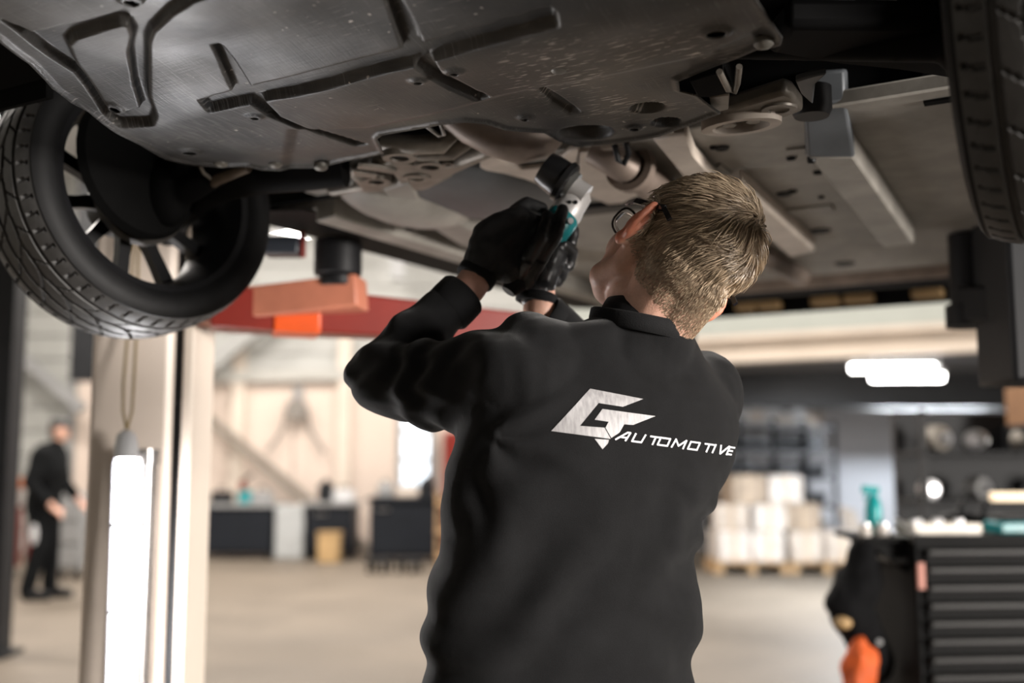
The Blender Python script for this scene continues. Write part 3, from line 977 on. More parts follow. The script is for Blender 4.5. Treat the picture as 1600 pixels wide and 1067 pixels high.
# outer body shell: side profile extruded over the width
prof = [(0.72, 2.05), (0.70, 2.45), (0.80, 2.62), (1.95, 2.82), (2.65, 3.32), (4.1, 3.36), (4.85, 2.95), (4.98, 2.4), (4.92, 2.03), (4.86, 2.00)]
for q_ in np.linspace(-0.1, math.pi + 0.1, 14):
    prof.append((4.42 + 0.39 * math.cos(q_), 1.99 + 0.37 * math.sin(q_)))
prof += [(3.95, 2.10), (2.02, 2.10)]
for q_ in np.linspace(-0.1, math.pi + 0.1, 14):
    prof.append((LAX + 0.42 * math.cos(q_), 1.99 + 0.41 * math.sin(q_)))
prof += [(1.08, 2.05)]
obj('body_shell', MB().prism([C3(a, 0.02, b) for a, b in prof], TV * 2.02), mBody, car, ang=20)
obj('front_bumper', MB().loft([[C3(a, t_, b) for a, b in ((0.70 + q_, 1.94), (0.62 + q_, 2.02), (0.62 + q_, 2.3), (0.80 + q_, 2.3), (0.90 + q_, 1.96))] for t_, q_ in ((0.03, 0.25), (0.3, 0.06), (1.02, 0.0), (1.75, 0.06), (2.03, 0.25))]), mBody, car)
# rear: muffler, beam, spring cups
obj('muffler', MB().rcone(C3(3.95, 0.55, 1.985), 0.065, C3(3.95, 1.45, 1.985), 0.065, 20), mPipe, car, ang=60)
obj('rear_beam', MB().tube([C3(4.20, 0.25, 1.94), C3(4.16, 0.6, 1.965), C3(4.16, 1.45, 1.965), C3(4.20, 1.80, 1.94)], 0.034, 14), mDark, car, ang=60)
for t_ in (0.74, 1.02, 1.16, 1.42, 1.50):
    obj('rear_bracket', MB().box(C3(4.74, t_, 1.985), (0.12, 0.07, 0.035), Matrix.Rotation(YAW * -1, 3, 'Z')), mTan, car, bevel=0.006)
obj('rear_apron', MB().prism([C3(3.74, 0.30, 2.01), C3(3.74, 1.76, 2.01), C3(4.6, 1.76, 2.03), C3(4.6, 0.30, 2.03)], (0, 0, 0.03)), mLiner, car)

# ------------------------------------------------------------------ two post lift
pc = PY(214, 800, 3.05)
lift = thing('lift_column', (pc.x, pc.y, 0), 'cream lift column on the left with red arm reaching under the car', 'car lift')
cx, cy = pc.x, pc.y
obj('base_plate', MB().box2(cx - 0.3, cx + 0.3, cy - 0.25, cy + 0.3, 0, 0.02), mGrey, lift, bevel=0.004)
col_ = MB().box2(cx - 0.125, cx + 0.10, cy - 0.06, cy + 0.16, 0.02, 3.9)
obj('column', col_, M('cream_column_paint', (0.80, 0.70, 0.62), 0.38, var=0.05, scale=2), lift, bevel=0.018)
obj('channel', MB().box2(cx + 0.10, cx + 0.128, cy - 0.03, cy + 0.14, 0.02, 3.9), mDark, lift)
obj('flange', MB().box2(cx + 0.128, cx + 0.158, cy - 0.05, cy + 0.16, 0.02, 3.9), mCream, lift, bevel=0.005)
rp = V((cx + 0.045, cy - 0.085, 0.02))
obj('hydraulic_ram', MB().cyl(rp, rp + V((0, 0, 1.26)), 0.036, n=28).cyl(rp + V((0, 0, 1.26)), rp + V((0, 0, 1.30)), 0.040, n=28), M('polished_ram', (0.35, 0.33, 0.32), 0.22, metal=0.9, var=0.1), lift, ang=40)
obj('carriage', MB().box2(cx - 0.10, cx + 0.13, cy + 0.10, cy + 0.20, 1.66, 1.86), mRed, lift, bevel=0.01)
# arm: tapered box beam, outer and inner stage
s0 = PY(330, 470, 3.02); s0.z = 1.70
e_ = PY(815, 478, 3.25); e_.z = 1.70
h0 = 0.045
arm = MB()
A_ = V((s0.x, s0.y, 1.715)); B_ = V((e_.x, e_.y, 1.695))
dd = (B_ - A_).normalized(); ss = dd.cross(V((0, 0, 1))).normalized()
arm.loft([[A_ + ss * 0.07 + V((0, 0, -0.06)), A_ - ss * 0.07 + V((0, 0, -0.06)), A_ - ss * 0.07 + V((0, 0, 0.05)), A_ + ss * 0.07 + V((0, 0, 0.05))],
          [A_ + dd * 0.33 + ss * 0.07 + V((0, 0, -0.06)), A_ + dd * 0.33 - ss * 0.07 + V((0, 0, -0.06)), A_ + dd * 0.33 - ss * 0.07 + V((0, 0, 0.075)), A_ + dd * 0.33 + ss * 0.07 + V((0, 0, 0.06))],
          [B_ + ss * 0.055 + V((0, 0, -0.055)), B_ - ss * 0.055 + V((0, 0, -0.055)), B_ - ss * 0.055 + V((0, 0, 0.032)), B_ + ss * 0.055 + V((0, 0, 0.032))]])
la = obj('lift_arm', arm, mRed, lift, bevel=0.006)
# second, shorter arm swung towards the front wheel, its lit face painted in as salmon
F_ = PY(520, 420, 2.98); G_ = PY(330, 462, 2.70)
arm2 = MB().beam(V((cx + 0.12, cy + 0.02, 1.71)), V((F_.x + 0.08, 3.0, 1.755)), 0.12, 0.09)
obj('lift_arm', arm2, M('lit_salmon_face', (0.42, 0.15, 0.09), 0.5, var=0.2), lift, bevel=0.006)
oq = 0.16
obj('arm_reflection', MB().loft([[A_ + dd * q_ + ss * 0.078 + V((0, 0, -0.064)), A_ + dd * q_ - ss * 0.078 + V((0, 0, -0.064)), A_ + dd * q_ - ss * 0.078 + V((0, 0, 0.066)), A_ + dd * q_ + ss * 0.078 + V((0, 0, 0.062))] for q_ in (0.17, 0.30)]), M('painted_reflection', (0.60, 0.075, 0.008), 0.35), la, bevel=0.006)  # orange box added on the arm to imitate the lamp's reflection
obj('arm_lock', MB().box(PY(442, 386, 2.95), (0.10, 0.08, 0.05)), M('blue_black_steel', (0.03, 0.035, 0.045), 0.4), la, bevel=0.006)
obj('lock_pin', MB().cyl(PY(473, 402, 2.93), PY(473, 362, 2.93), 0.009), mRed, la)
pd = PY(528, 412, 2.98)
sc_ = MB().cyl(V((pd.x, pd.y, 1.77)), V((pd.x, pd.y, 1.80)), 0.05, n=20).cyl(V((pd.x, pd.y, 1.80)), V((pd.x, pd.y, 1.90)), 0.066, n=28)
obj('lift_pad', sc_, mBlackP, la, bevel=0.005)
# right column, black, at the edge of the frame
pr_ = PY(1592, 600, 2.75)
l2 = thing('lift_column', (pr_.x + 0.1, pr_.y, 0), 'black lift column at the right edge behind the tyre', 'car lift')
obj('base_plate', MB().box2(pr_.x - 0.1, pr_.x + 0.45, pr_.y - 0.2, pr_.y + 0.3, 0, 0.02), mDark, l2, bevel=0.004)
obj('column', MB().box2(pr_.x - 0.02, pr_.x + 0.24, pr_.y - 0.02, pr_.y + 0.2, PY(1590, 585, 2.75).z - 0.02, 3.9), mDark, l2, bevel=0.012)
obj('column_core', MB().box2(pr_.x + 0.10, pr_.x + 0.24, pr_.y, pr_.y + 0.18, 0.02, 1.6), mDark, l2, bevel=0.012)
obj('carriage', MB().box2(pr_.x + 0.04, pr_.x + 0.26, pr_.y - 0.04, pr_.y + 0.22, 1.52, 1.80), mBlackP, l2, bevel=0.012)
ae = PY(1518, 480, 3.0)
obj('lift_arm', MB().beam(V((pr_.x + 0.05, pr_.y + 0.1, 1.70)), V((ae.x, ae.y, 1.72)), 0.12, 0.10), mBlackP, l2, bevel=0.01)
obj('lift_pad', MB().cyl(V((ae.x, ae.y, 1.72)), V((ae.x, ae.y, 1.92)), 0.055, n=24).cyl(V((ae.x, ae.y, 1.66)), V((ae.x, ae.y, 1.72)), 0.07, n=24), mBlackP, l2)

# LED work lamp hanging on the column
lp = PY(197, 716, 2.90)
lb = V((PY(190, 1040, 2.86).x, 2.86, 0.58))
dn = (lb - lp).normalized()
wl = thing('work_lamp', (lb.x, lb.y, lb.z), 'long glowing white work lamp hanging on the cream lift column', 'lamp')
mLed = M('led_diffuser', (1.0, 0.985, 1.0), 0.4, emit=75, var=0.0)
obj('diffuser', MB().tube([lp, lp + dn * 0.02, lp + dn * 0.70], [0.021, 0.0265, 0.0305], 24), mLed, wl, ang=50)
fwd = V((0.75, -0.8, 0.0)); fwd = (fwd - dn * fwd.dot(dn)).normalized(); sdv = dn.cross(fwd)
hsg = []
for q0, rs in ((0.0, 0.9), (0.02, 1.0), (0.70, 1.05)):
    c0 = lp + dn * q0
    ar = [math.radians(a_) for a_ in np.linspace(100, 260, 13)]
    hsg.append([c0 + (fwd * math.cos(a_) + sdv * math.sin(a_)) * 0.0345 * rs for a_ in ar] + [c0 + (fwd * math.cos(a_) + sdv * math.sin(a_)) * 0.0315 * rs for a_ in reversed(ar)])
obj('back_housing', MB().loft(hsg), M('lamp_back', (0.05, 0.05, 0.055), 0.4), wl, ang=50)
obj('end_cap', MB().tube([lp + dn * 0.001, lp - dn * 0.03, lp - dn * 0.062, lp - dn * 0.075], [0.031, 0.031, 0.025, 0.010], 24), M('clear_grey_cap', (0.55, 0.56, 0.58), 0.25), wl, ang=50)
obj('end_cap', MB().tube([lp + dn * 0.699, lp + dn * 0.80], [0.036, 0.034], 24), mBlackP, wl, ang=50)
for q_ in (0.175, 0.395):
    a_ = lp + dn * q_
    obj('clip_ring', MB().lathe([(0.0345, -0.005), (0.0375, -0.005), (0.0375, 0.005), (0.0345, 0.005)], a_, dn, 28, closed=True), M('clip_grey', (0.35, 0.36, 0.38), 0.4), wl)
top = lp - dn * 0.075
hk = PY(203, 505, 2.93)
obj('cable', MB().tube([top, top + V((-0.012, 0, 0.05)), top + V((-0.016, 0.004, 0.12)), V((hk.x - 0.004, 2.93, hk.z)), V((hk.x, 2.94, hk.z + 0.3))], 0.004, 8), M('tan_cable', (0.30, 0.22, 0.10), 0.5), wl, ang=60)
obj('hook', MB().tube([top, top + V((0.012, 0, 0.05)), top + V((0.012, 0.004, 0.12)), V((hk.x + 0.012, 2.95, hk.z)), V((hk.x + 0.006, 2.95, hk.z + 0.3))], 0.004, 8), M('tan_cable', (0.30, 0.22, 0.10), 0.5), wl, ang=60)

# ------------------------------------------------------------------ the mechanic
PSI = math.radians(20)
FW = V((-math.sin(PSI), math.cos(PSI), 0))       # where his chest points
RT = V((math.cos(PSI), math.sin(PSI), 0))        # his right
hf = V((-0.37, 0.84, 0.39)).normalized()
hu = V((0.70, -0.03, 0.70)); hu = (hu - hf * hu.dot(hf)).normalized()
hr = hf.cross(hu)
HS = 1.12
HE = PY(1046, 411, 1.765)                        # midpoint between the ears


def Hd(a, b, c):
    return HE + (hf * a + hu * b + hr * c) * HS


HAX = (hf, hu, hr)


def hell(mb, c, r, n=20):
    mb.ell(Hd(*c), [x * HS for x in r], HAX, n)


SL, EL, WLf = PY(822, 592, 1.735), PY(594, 590, 1.90), PY(735, 448, 1.96)
SR, ER, WRt = PY(1082, 622, 1.88), PY(990, 640, 2.15), PY(842, 486, 2.04)
NB = PY(986, 540, 1.80)
hipc = PY(880, 1085, 1.81)
man_loc = (hipc.x, hipc.y, 0)
man = thing('person', man_loc, 'mechanic in a black sweatshirt with a printed back, looking up and reaching under the car', 'person')

b = MB()
hell(b, (-0.014, 0.046, 0), (0.100, 0.096, 0.078), 24)
hell(b, (0.042, 0.050, 0), (0.056, 0.062, 0.064))
hell(b, (0.050, -0.015, 0), (0.050, 0.075, 0.058))
hell(b, (-0.045, 0.000, 0), (0.055, 0.060, 0.062))
for s in (-1, 1):
    b.chain([Hd(0.0, -0.010, s * 0.062), Hd(0.014, -0.052, s * 0.046), Hd(0.050, -0.078, s * 0.036), Hd(0.074, -0.085, 0)], [0.020 * HS, 0.019 * HS, 0.022 * HS, 0.021 * HS])
    hell(b, (0.055, -0.022, s * 0.038), (0.036, 0.036, 0.026))
    b.rcone(Hd(0.045, -0.020, s * 0.042), 0.030, Hd(0.052, -0.068, s * 0.026), 0.028)
    # ear: rim and lobe
    pts, rad = [], []
    for q in np.linspace(-0.5, 1.38, 12):
        a = q * math.pi
        pts.append(Hd(-0.010 - 0.019 * math.cos(a) * 0.9, 0.004 + 0.030 * math.sin(a), s * (0.090 + 0.014 * math.cos(a))))
        rad.append(0.0062 * HS)
    b.chain(pts, rad, 8)
    b.ell(Hd(-0.004, 0.000, s * 0.086), (0.021 * HS, 0.029 * HS, 0.011 * HS), HAX, 14)
    b.ell(Hd(0.002, -0.030, s * 0.086), (0.011 * HS, 0.013 * HS, 0.010 * HS), HAX, 12)
hell(b, (0.098, 0.030, 0), (0.012, 0.011, 0.046))
b.rcone(Hd(0.100, 0.020, 0), 0.009, Hd(0.124, -0.022, 0), 0.013)
for s in (-1, 1):
    hell(b, (0.108, -0.026, s * 0.013), (0.011, 0.009, 0.009), 10)
hell(b, (0.096, -0.050, 0), (0.011, 0.007, 0.025), 12)
hell(b, (0.093, -0.061, 0), (0.011, 0.008, 0.022), 12)
hell(b, (0.078, -0.086, 0), (0.022, 0.018, 0.024), 12)
# neck, torso, limbs under the clothes
b.rcone(NB + V((0, 0, -0.02)), 0.062, Hd(-0.030, -0.025, 0), 0.058, 20)
b.rcone(NB + V((0, 0, -0.02)) + FW * 0.02, 0.056, Hd(0.012, -0.055, 0), 0.050, 20)
b.rcone(NB + V((0, 0, -0.03)) - RT * 0.02, 0.045, Hd(-0.050, 0.0, -0.018), 0.046, 16)
b.rcone(NB + V((0, 0, -0.03)) + RT * 0.004, 0.050, Hd(-0.060, 0.0, 0.02), 0.052, 16)
chest = PY(940, 690, 1.80)
b.ell(chest, (0.165, 0.090, 0.19), (RT, FW, V((0, 0, 1))), 20)
b.rcone(chest, 0.095, hipc, 0.095, 18)
b.ell(hipc + V((0, 0, -0.06)), (0.150, 0.085, 0.10), (RT, FW, V((0, 0, 1))), 18)
b.chain([NB + V((0, 0, -0.06)), SL + V((0, 0, -0.01)), EL, WLf, PY(770, 395, 1.985)], [0.07, 0.058, 0.042, 0.031, 0.030], 14)
b.chain([NB + V((0, 0, -0.06)), SR + V((0, 0, -0.01)), ER, WRt, PY(845, 430, 2.05)], [0.07, 0.058, 0.042, 0.031, 0.028], 14)
feet = []
for s in (-1, 1):
    hj = hipc + RT * s * 0.095 + V((0, 0, -0.06))
    an = V((hipc.x, hipc.y, 0.10)) + RT * s * 0.16 + FW * (0.06 * s)
    kn_ = (hj + an) / 2 + FW * 0.035 + V((0, 0, 0.02))
    b.chain([hj, kn_, an], [0.085, 0.055, 0.038], 14)
    b.rcone(an + V((0, 0, -0.04)), 0.036, an + FW * 0.15 + V((0, 0, -0.062)), 0.030)
    feet.append((hj, kn_, an))
bodym = remeshed(b, 0.0042, 3)
obj('body', bodym, mSkin, man, ang=180)
bco, bno = get_co(bodym), get_no(bodym)

# --- hair: stubble cap plus strands
hc_ = np.array(HE)
rel = (bco - hc_) / HS
ha, hb, hcx = rel @ np.array(hf), rel @ np.array(hu), rel @ np.array(hr)


def hairmask(a, b_, c):
    """positive where hair grows, head coordinates"""
    low = np.where(a < -0.02, -0.078 + (a + 0.10) * 0.25, np.where(a < 0.03, -0.058 + (a + 0.02) * 1.98, 0.041 + (a - 0.03) * 0.9))
    return np.minimum(b_ - low, 0.100 - a) - 0.02 * 0


hmv = hairmask(ha, hb, hcx)
near = (np.hypot(np.hypot(ha + 0.012, hb - 0.04), hcx) < 0.17) & (np.abs(hcx) < 0.0865)
cap = near & (hmv > 0)
polys = [tuple(p.vertices) for p in bodym.polygons if all(cap[i] for i in p.vertices)]
# scalp tone under the hair, read by the skin material
sc_v = np.where(near, np.clip(hmv / 0.05, 0, 1), 0.0)
at_ = bodym.attributes.new('scalp', 'FLOAT', 'POINT')
at_.data.foreach_set('value', sc_v.astype(np.float32))
nt = mSkin.node_tree
pr_s = nt.nodes['Principled BSDF']
an_s = nt.nodes.new('ShaderNodeAttribute'); an_s.attribute_name = 'scalp'
mx_s = nt.nodes.new('ShaderNodeMix'); mx_s.data_type = 'RGBA'
old = pr_s.inputs['Base Color'].links[0].from_socket
nt.links.new(an_s.outputs['Fac'], mx_s.inputs[0])
nt.links.new(old, mx_s.inputs[6])
mx_s.inputs[7].default_value = (0.20, 0.125, 0.075, 1)
fl_v = np.where(near | (np.hypot(ha, hb) < 0.06), np.clip((np.abs(hcx) - 0.080) / 0.012, 0, 1), 0.0) * (np.hypot(ha, hb) < 0.06)
at2 = bodym.attributes.new('flush', 'FLOAT', 'POINT')
at2.data.foreach_set('value', fl_v.astype(np.float32))
an2 = nt.nodes.new('ShaderNodeAttribute'); an2.attribute_name = 'flush'
mx2 = nt.nodes.new('ShaderNodeMix'); mx2.data_type = 'RGBA'
nt.links.new(an2.outputs['Fac'], mx2.inputs[0])
nt.links.new(mx_s.outputs[2], mx2.inputs[6])
mx2.inputs[7].default_value = (0.66, 0.24, 0.15, 1)
nt.links.new(mx2.outputs[2], pr_s.inputs['Base Color'])
# strands
tri = []
for p in polys:
    tri.append((p[0], p[1], p[2]))
    if len(p) == 4:
        tri.append((p[0], p[2], p[3]))
tri = np.array(tri)
area_ = 0.5 * np.linalg.norm(np.cross(bco[tri[:, 1]] - bco[tri[:, 0]], bco[tri[:, 2]] - bco[tri[:, 0]]), axis=1)
NS = 40000
pick = rng.choice(len(tri), NS, p=area_ / area_.sum())
r1, r2 = rng.random(NS), rng.random(NS)
fl_ = r1 + r2 > 1
r1[fl_], r2[fl_] = 1 - r1[fl_], 1 - r2[fl_]
T_ = tri[pick]
w0 = (1 - r1 - r2)[:, None]
P0 = bco[T_[:, 0]] * w0 + bco[T_[:, 1]] * r1[:, None] + bco[T_[:, 2]] * r2[:, None]
N0 = bno[T_[:, 0]] * w0 + bno[T_[:, 1]] * r1[:, None] + bno[T_[:, 2]] * r2[:, None]
N0 /= np.linalg.norm(N0, axis=1)[:, None]
rl = (P0 - hc_) / HS
ua, ub, uc = rl @ np.array(hf), rl @ np.array(hu), rl @ np.array(hr)
whorl = np.array(Hd(-0.075, 0.108, 0.012))
D0 = P0 - whorl
dist = np.linalg.norm(D0, axis=1)
D0 = D0 / dist[:, None]
D0 = D0 - N0 * np.sum(D0 * N0, 1)[:, None]
D0 /= np.linalg.norm(D0, axis=1)[:, None] + 1e-9
B0 = np.cross(N0, D0)
nz1 = np.array([noise.noise(V(q) * 24) for q in P0])
nz2 = np.array([noise.noise(V(q) * 120 + V((5, 1, 2))) for q in P0])
sw = 0.55 * np.exp(-dist / 0.05) + nz1 * 0.9 * np.clip((ub - 0.0) / 0.06, 0.10, 1) + nz2 * (0.08 + 0.22 * np.clip(ub / 0.08, 0, 1))
D0 = D0 * np.cos(sw)[:, None] + B0 * np.sin(sw)[:, None]
B0 = np.cross(N0, D0)
up_ = np.clip((ub + 0.02) / 0.10, 0, 1)
hm_s = np.clip(hairmask(ua, ub, uc) / 0.05, 0, 1)
ln = (0.006 + 0.034 * up_ ** 1.4) * (0.7 + 0.6 * rng.random(NS)) * (0.45 + 0.55 * hm_s)
lift_ = 0.32 + 0.10 * up_ + 0.2 * rng.random(NS)
wv = ((rng.random(NS) - 0.5) * 0.5 + nz1 * 0.8) * (0.25 + 0.75 * up_)
vs, fs = [], []
wid = (0.00036 + 0.00020 * rng.random(NS)) * (0.8 + 0.5 * up_)
lock = (rng.random(NS) < 0.06) & (up_ > 0.12)
wid = wid * np.where(lock, 2.6, 1.0)
ln = ln * np.where(lock, 1.25, 1.0)
lift_ = lift_ + np.where(lock, 0.10, 0.0)
seg = [0.0, 0.35, 0.7, 1.0]
rings = []
for k, s_ in enumerate(seg):
    cc = P0 + D0 * (ln * s_ * 0.95)[:, None] + N0 * (ln * lift_ * (s_ - 0.55 * s_ * s_))[:, None] + B0 * (ln * wv * s_ * s_ * 0.6)[:, None]
    cc -= N0 * ((ln * s_) ** 2 / (2 * 0.095) * 0.8)[:, None]
    wk = wid * (1.0, 0.95, 0.7, 0.12)[k]
    for q in range(3):
        an_ = q * 2 * math.pi / 3
        rings.append(cc + (B0 * math.cos(an_) + N0 * math.sin(an_)) * wk[:, None])
allv = np.stack(rings, 1).reshape(-1, 3)
tone = np.clip(0.55 + 0.55 * np.array([noise.noise(V(q) * 260) for q in P0]) + 0.38 * (rng.random(NS) - 0.5) + 0.25 * lock, 0.12, 1.2)
base_i = np.arange(NS)[:, None] * 12
fq = []
for k in range(3):
    for q in range(3):
        q2 = (q + 1) % 3
        fq.append(np.concatenate([base_i + k * 3 + q, base_i + k * 3 + q2, base_i + (k + 1) * 3 + q2, base_i + (k + 1) * 3 + q], 1))
fq = np.concatenate(fq, 0)
sm = bpy.data.meshes.new('strands')
sm.vertices.add(len(allv)); sm.vertices.foreach_set('co', allv.ravel())
sm.loops.add(fq.size); sm.loops.foreach_set('vertex_index', fq.ravel().astype(np.int32))
sm.polygons.add(len(fq)); sm.polygons.foreach_set('loop_start', np.arange(0, fq.size, 4, dtype=np.int32))
sm.update(calc_edges=True)
at3 = sm.attributes.new('tone', 'FLOAT', 'POINT')
at3.data.foreach_set('value', np.repeat(tone, 12).astype(np.float32))
nh = mHair.node_tree
ph_ = nh.nodes['Principled BSDF']
ah = nh.nodes.new('ShaderNodeAttribute'); ah.attribute_name = 'tone'
mh = nh.nodes.new('ShaderNodeMix'); mh.data_type = 'RGBA'
nh.links.new(ah.outputs['Fac'], mh.inputs[0])
mh.inputs[6].default_value = (0.075, 0.044, 0.025, 1)
mh.inputs[7].default_value = (0.68, 0.53, 0.37, 1)
nh.links.new(mh.outputs[2], ph_.inputs['Base Color'])
st_o = obj('hair', sm, mHair, man, ang=180, label='short blond hair', kind='stuff')

# --- face details and glasses
for s in (-1, 1):
    e = Hd(0.088, 0.012, s * 0.032)
    obj('eye', MB().ell(e, (0.013, 0.013, 0.013), HAX, 14), M('eye_white', (0.75, 0.72, 0.7), 0.2, var=0.02), man, ang=180)
gl = MB()
for s in (-1, 1):
    gl.beam(Hd(0.108, 0.034, s * 0.064), Hd(0.062, 0.034, s * 0.080), 0.0040, 0.010, hu)
    gl.beam(Hd(0.062, 0.034, s * 0.080), Hd(-0.040, 0.033, s * 0.0930), 0.0045, 0.0100, hu)
    gl.beam(Hd(-0.040, 0.033, s * 0.0930), Hd(-0.066, 0.022, s * 0.089), 0.0040, 0.0080, hu)
    ring = []
    for q in np.linspace(0, 2 * math.pi, 24, endpoint=False):
        cq, sq = math.cos(q), math.sin(q)
        ring.append(Hd(0.112 - 0.006 * abs(0.036 * s + cq * 0.028) / 0.06, 0.012 + 0.021 * math.copysign(abs(sq) ** 0.7, sq), s * 0.036 + 0.028 * math.copysign(abs(cq) ** 0.7, cq)))
    gl.tube(ring + [ring[0]], 0.0022, 6)
gl.beam(Hd(0.115, 0.018, -0.008), Hd(0.115, 0.018, 0.008), 0.003, 0.004, hu)
gobj = obj('glasses', gl, M('black_acetate', (0.012, 0.010, 0.012), 0.25), man, ang=40, label='black framed glasses')
for s in (-1, 1):
    obj('lens', MB().ell(Hd(0.110, 0.012, s * 0.036), (0.001, 0.020, 0.027), HAX, 16), M('clear_lens', (0.95, 0.95, 0.95), 0.02, trans=0.95, var=0.0), gobj, ang=180)

# --- sweatshirt
ROWS = [(1150, 690, 1082), (1110, 682, 1086), (1075, 672, 1082), (1040, 667, 1082), (1000, 671, 1090), (950, 679, 1090), (910, 685, 1083), (870, 690, 1092), (820, 696, 1109), (770, 702, 1131), (720, 710, 1150), (670, 722, 1158), (630, 735, 1154), (590, 750, 1136), (562, 775, 1118), (540, 812, 1098), (522, 856, 1082), (508, 902, 1072), (496, 922, 1066)]
NR = 64
rings = []
for (yv, xl, xr) in ROWS:
    dep = 1.80 + (0.012 if yv > 900 else 0)
    c = PY((xl + xr) / 2, yv, dep)
    a = (xr - xl) / 2 * dep / FPX / math.cos(PSI) * 0.985
    bb = 0.128 if yv > 640 else max(0.088, 0.128 - (640 - yv) * 0.00045)
    ring = []
    for q in np.linspace(0, 2 * math.pi, NR, endpoint=False):
        cq, sq = math.cos(q), math.sin(q)
        ex = 0.88
        ring.append(c + RT * a * math.copysign(abs(cq) ** ex, cq) + FW * bb * math.copysign(abs(sq) ** ex, sq))
    rings.append(ring)
sb = MB().loft(rings)
cuffL = EL.lerp(WLf, 0.80)
cuffR = ER.lerp(WRt, 0.84)
sb.chain([PY(900, 590, 1.79), SL, EL.lerp(SL, 0.45) + V((0, 0, -0.012)), EL], [0.088, 0.093, 0.080, 0.062], 20)
sb.chain([PY(850, 560, 1.775), PY(818, 548, 1.75)], [0.055, 0.058], 16)
sb.chain([EL, EL.lerp(WLf, 0.4), cuffL], [0.062, 0.058, 0.045], 20)
sb.chain([PY(1000, 610, 1.82), SR, ER, cuffR], [0.088, 0.084, 0.064, 0.046], 20)
sb.rcone(NB + V((0, 0, -0.045)), 0.098, PY(1003, 518, 1.782), 0.084, 24)
sb.rcone(PY(800, 640, 1.77), 0.085, PY(775, 735, 1.79), 0.070, 16)
swm = remeshed(sb, 0.0055, 9)
co, no = get_co(swm), get_no(swm)
sx = (co - np.array(chest)) @ np.array(RT)
sz = co[:, 2]
nA = np.array([noise.noise(V(q) * 5.5) for q in co])
nB = np.array([noise.noise(V(q) * 13 + V((3, 7, 1))) for q in co])
nC = np.array([noise.noise(V((q[0] * 9, q[1] * 9, q[2] * 26)) + V((9, 2, 4))) for q in co])
pA = np.array(PY(742, 684, 1.72))
dA = co - pA
ds, dz_ = dA @ np.array(RT), dA[:, 2]
rad_ = np.sqrt((dA ** 2).sum(1))
phi = np.arctan2(dz_, ds)
disp = 0.006 * nA + 0.0025 * nB
arm_axL = np.array((EL - SL).normalized())
tL = (co - np.array(SL)) @ arm_axL
dL = np.linalg.norm((co - np.array(SL)) - tL[:, None] * arm_axL, axis=1)
fax = np.array((WLf - EL).normalized())
tF = (co - np.array(EL)) @ fax
dF = np.linalg.norm((co - np.array(EL)) - tF[:, None] * fax, axis=1)
onarm = sstep(0.135 - dL, 0.0, 0.04) * sstep(tL, 0.03, 0.12)
onfore = sstep(0.10 - dF, 0.0, 0.025) * sstep(tF, -0.03, 0.03) * sstep(0.05 - co[:, 0], 0, 0.05) * sstep(co[:, 1], 1.81, 1.86)
torso = np.clip(1 - onarm - onfore, 0, 1)
# folds fanning out of the left armpit
disp += torso * (0.0045 * np.cos(phi * 6.5 + 3.5 * nB + 1.0) * np.exp(-((rad_ - 0.10) / 0.055) ** 2))
# gathered waist
disp += torso * (0.0050 * np.sin((sz + 0.22 * sx) * 55 + 6.5 * nA) * np.exp(-((sz - 0.99) / 0.085) ** 2) * (0.5 + 0.8 * np.clip(np.abs(sx) / 0.2, 0, 1)))
# long drag folds on the lower back and the right flank
disp += torso * (0.0065 * np.sin((sz * 0.75 - sx * 1.0) * 42 + 3.2 * nA) * np.exp(-((sz - 1.13) / 0.14) ** 2) * np.clip(0.15 + np.abs(sx) / 0.16, 0, 1))
disp += torso * sstep(sx, 0.02, 0.16) * (0.005 * np.sin((sz + 0.5 * sx) * 78 + 3 * nB) * np.exp(-((sz - 1.16) / 0.09) ** 2))
disp += torso * (0.006 * np.sin((sz * 0.6 + sx) * 40 + 2.5 * nA) * np.exp(-((sz - 1.47) / 0.06) ** 2))
# sleeves
disp += onarm * (0.0034 * np.sin(tL * 75 + 5 * nA + 3 * nC) * np.clip(tL / 0.15, 0.2, 1))
disp += onfore * (0.0034 * np.sin(tF * 85 + 4 * nA) * np.clip(1.1 - tF / 0.25, 0.25, 1))
# the print area stays almost flat
flat = np.exp(-(((sx - 0.10) / 0.13) ** 4 + ((sz - 1.36) / 0.06) ** 4))
disp *= 1 - 0.75 * flat
co = co + no * (disp * 1.25)[:, None]
set_co(swm, co)
bms = bmesh.new(); bms.from_mesh(swm)
vsel = [v for v in bms.verts if (v.co - V(pA)).length < 0.075]
for _ in range(25):
    bmesh.ops.smooth_vert(bms, verts=vsel, factor=0.5, use_axis_x=True, use_axis_y=True, use_axis_z=True)
bms.to_mesh(swm); bms.free()
sw = obj('sweatshirt', swm, mKnit, man, ang=180, label='black long-sleeved sweatshirt')
ss_ = sw.modifiers.new('subd', 'SUBSURF'); ss_.levels = 1; ss_.render_levels = 1


def band(name, c, axis, ra, rb, h, th, wob=0.0, ref=None):
    axis = V(axis).normalized()
    s = (V(ref) if ref else axis.orthogonal())
    s = (s - axis * s.dot(axis)).normalized()
    t = axis.cross(s)
    n = 96
    rings = []
    for rr, hh in ((0, -h), (th, -h * 0.8), (th * 1.15, 0), (th, h * 0.8), (0, h), (-th, h * 0.8), (-th, -h * 0.8)):
        rings.append([c + axis * hh + (s * (ra + rr) * math.cos(q) + t * (rb + rr) * math.sin(q)) * (1 + wob * (1 if k % 2 else -1)) for k, q in enumerate(np.linspace(0, 2 * math.pi, n, endpoint=False))])
    return obj(name, MB().loft(rings, closed=True), mRib, sw, ang=60)


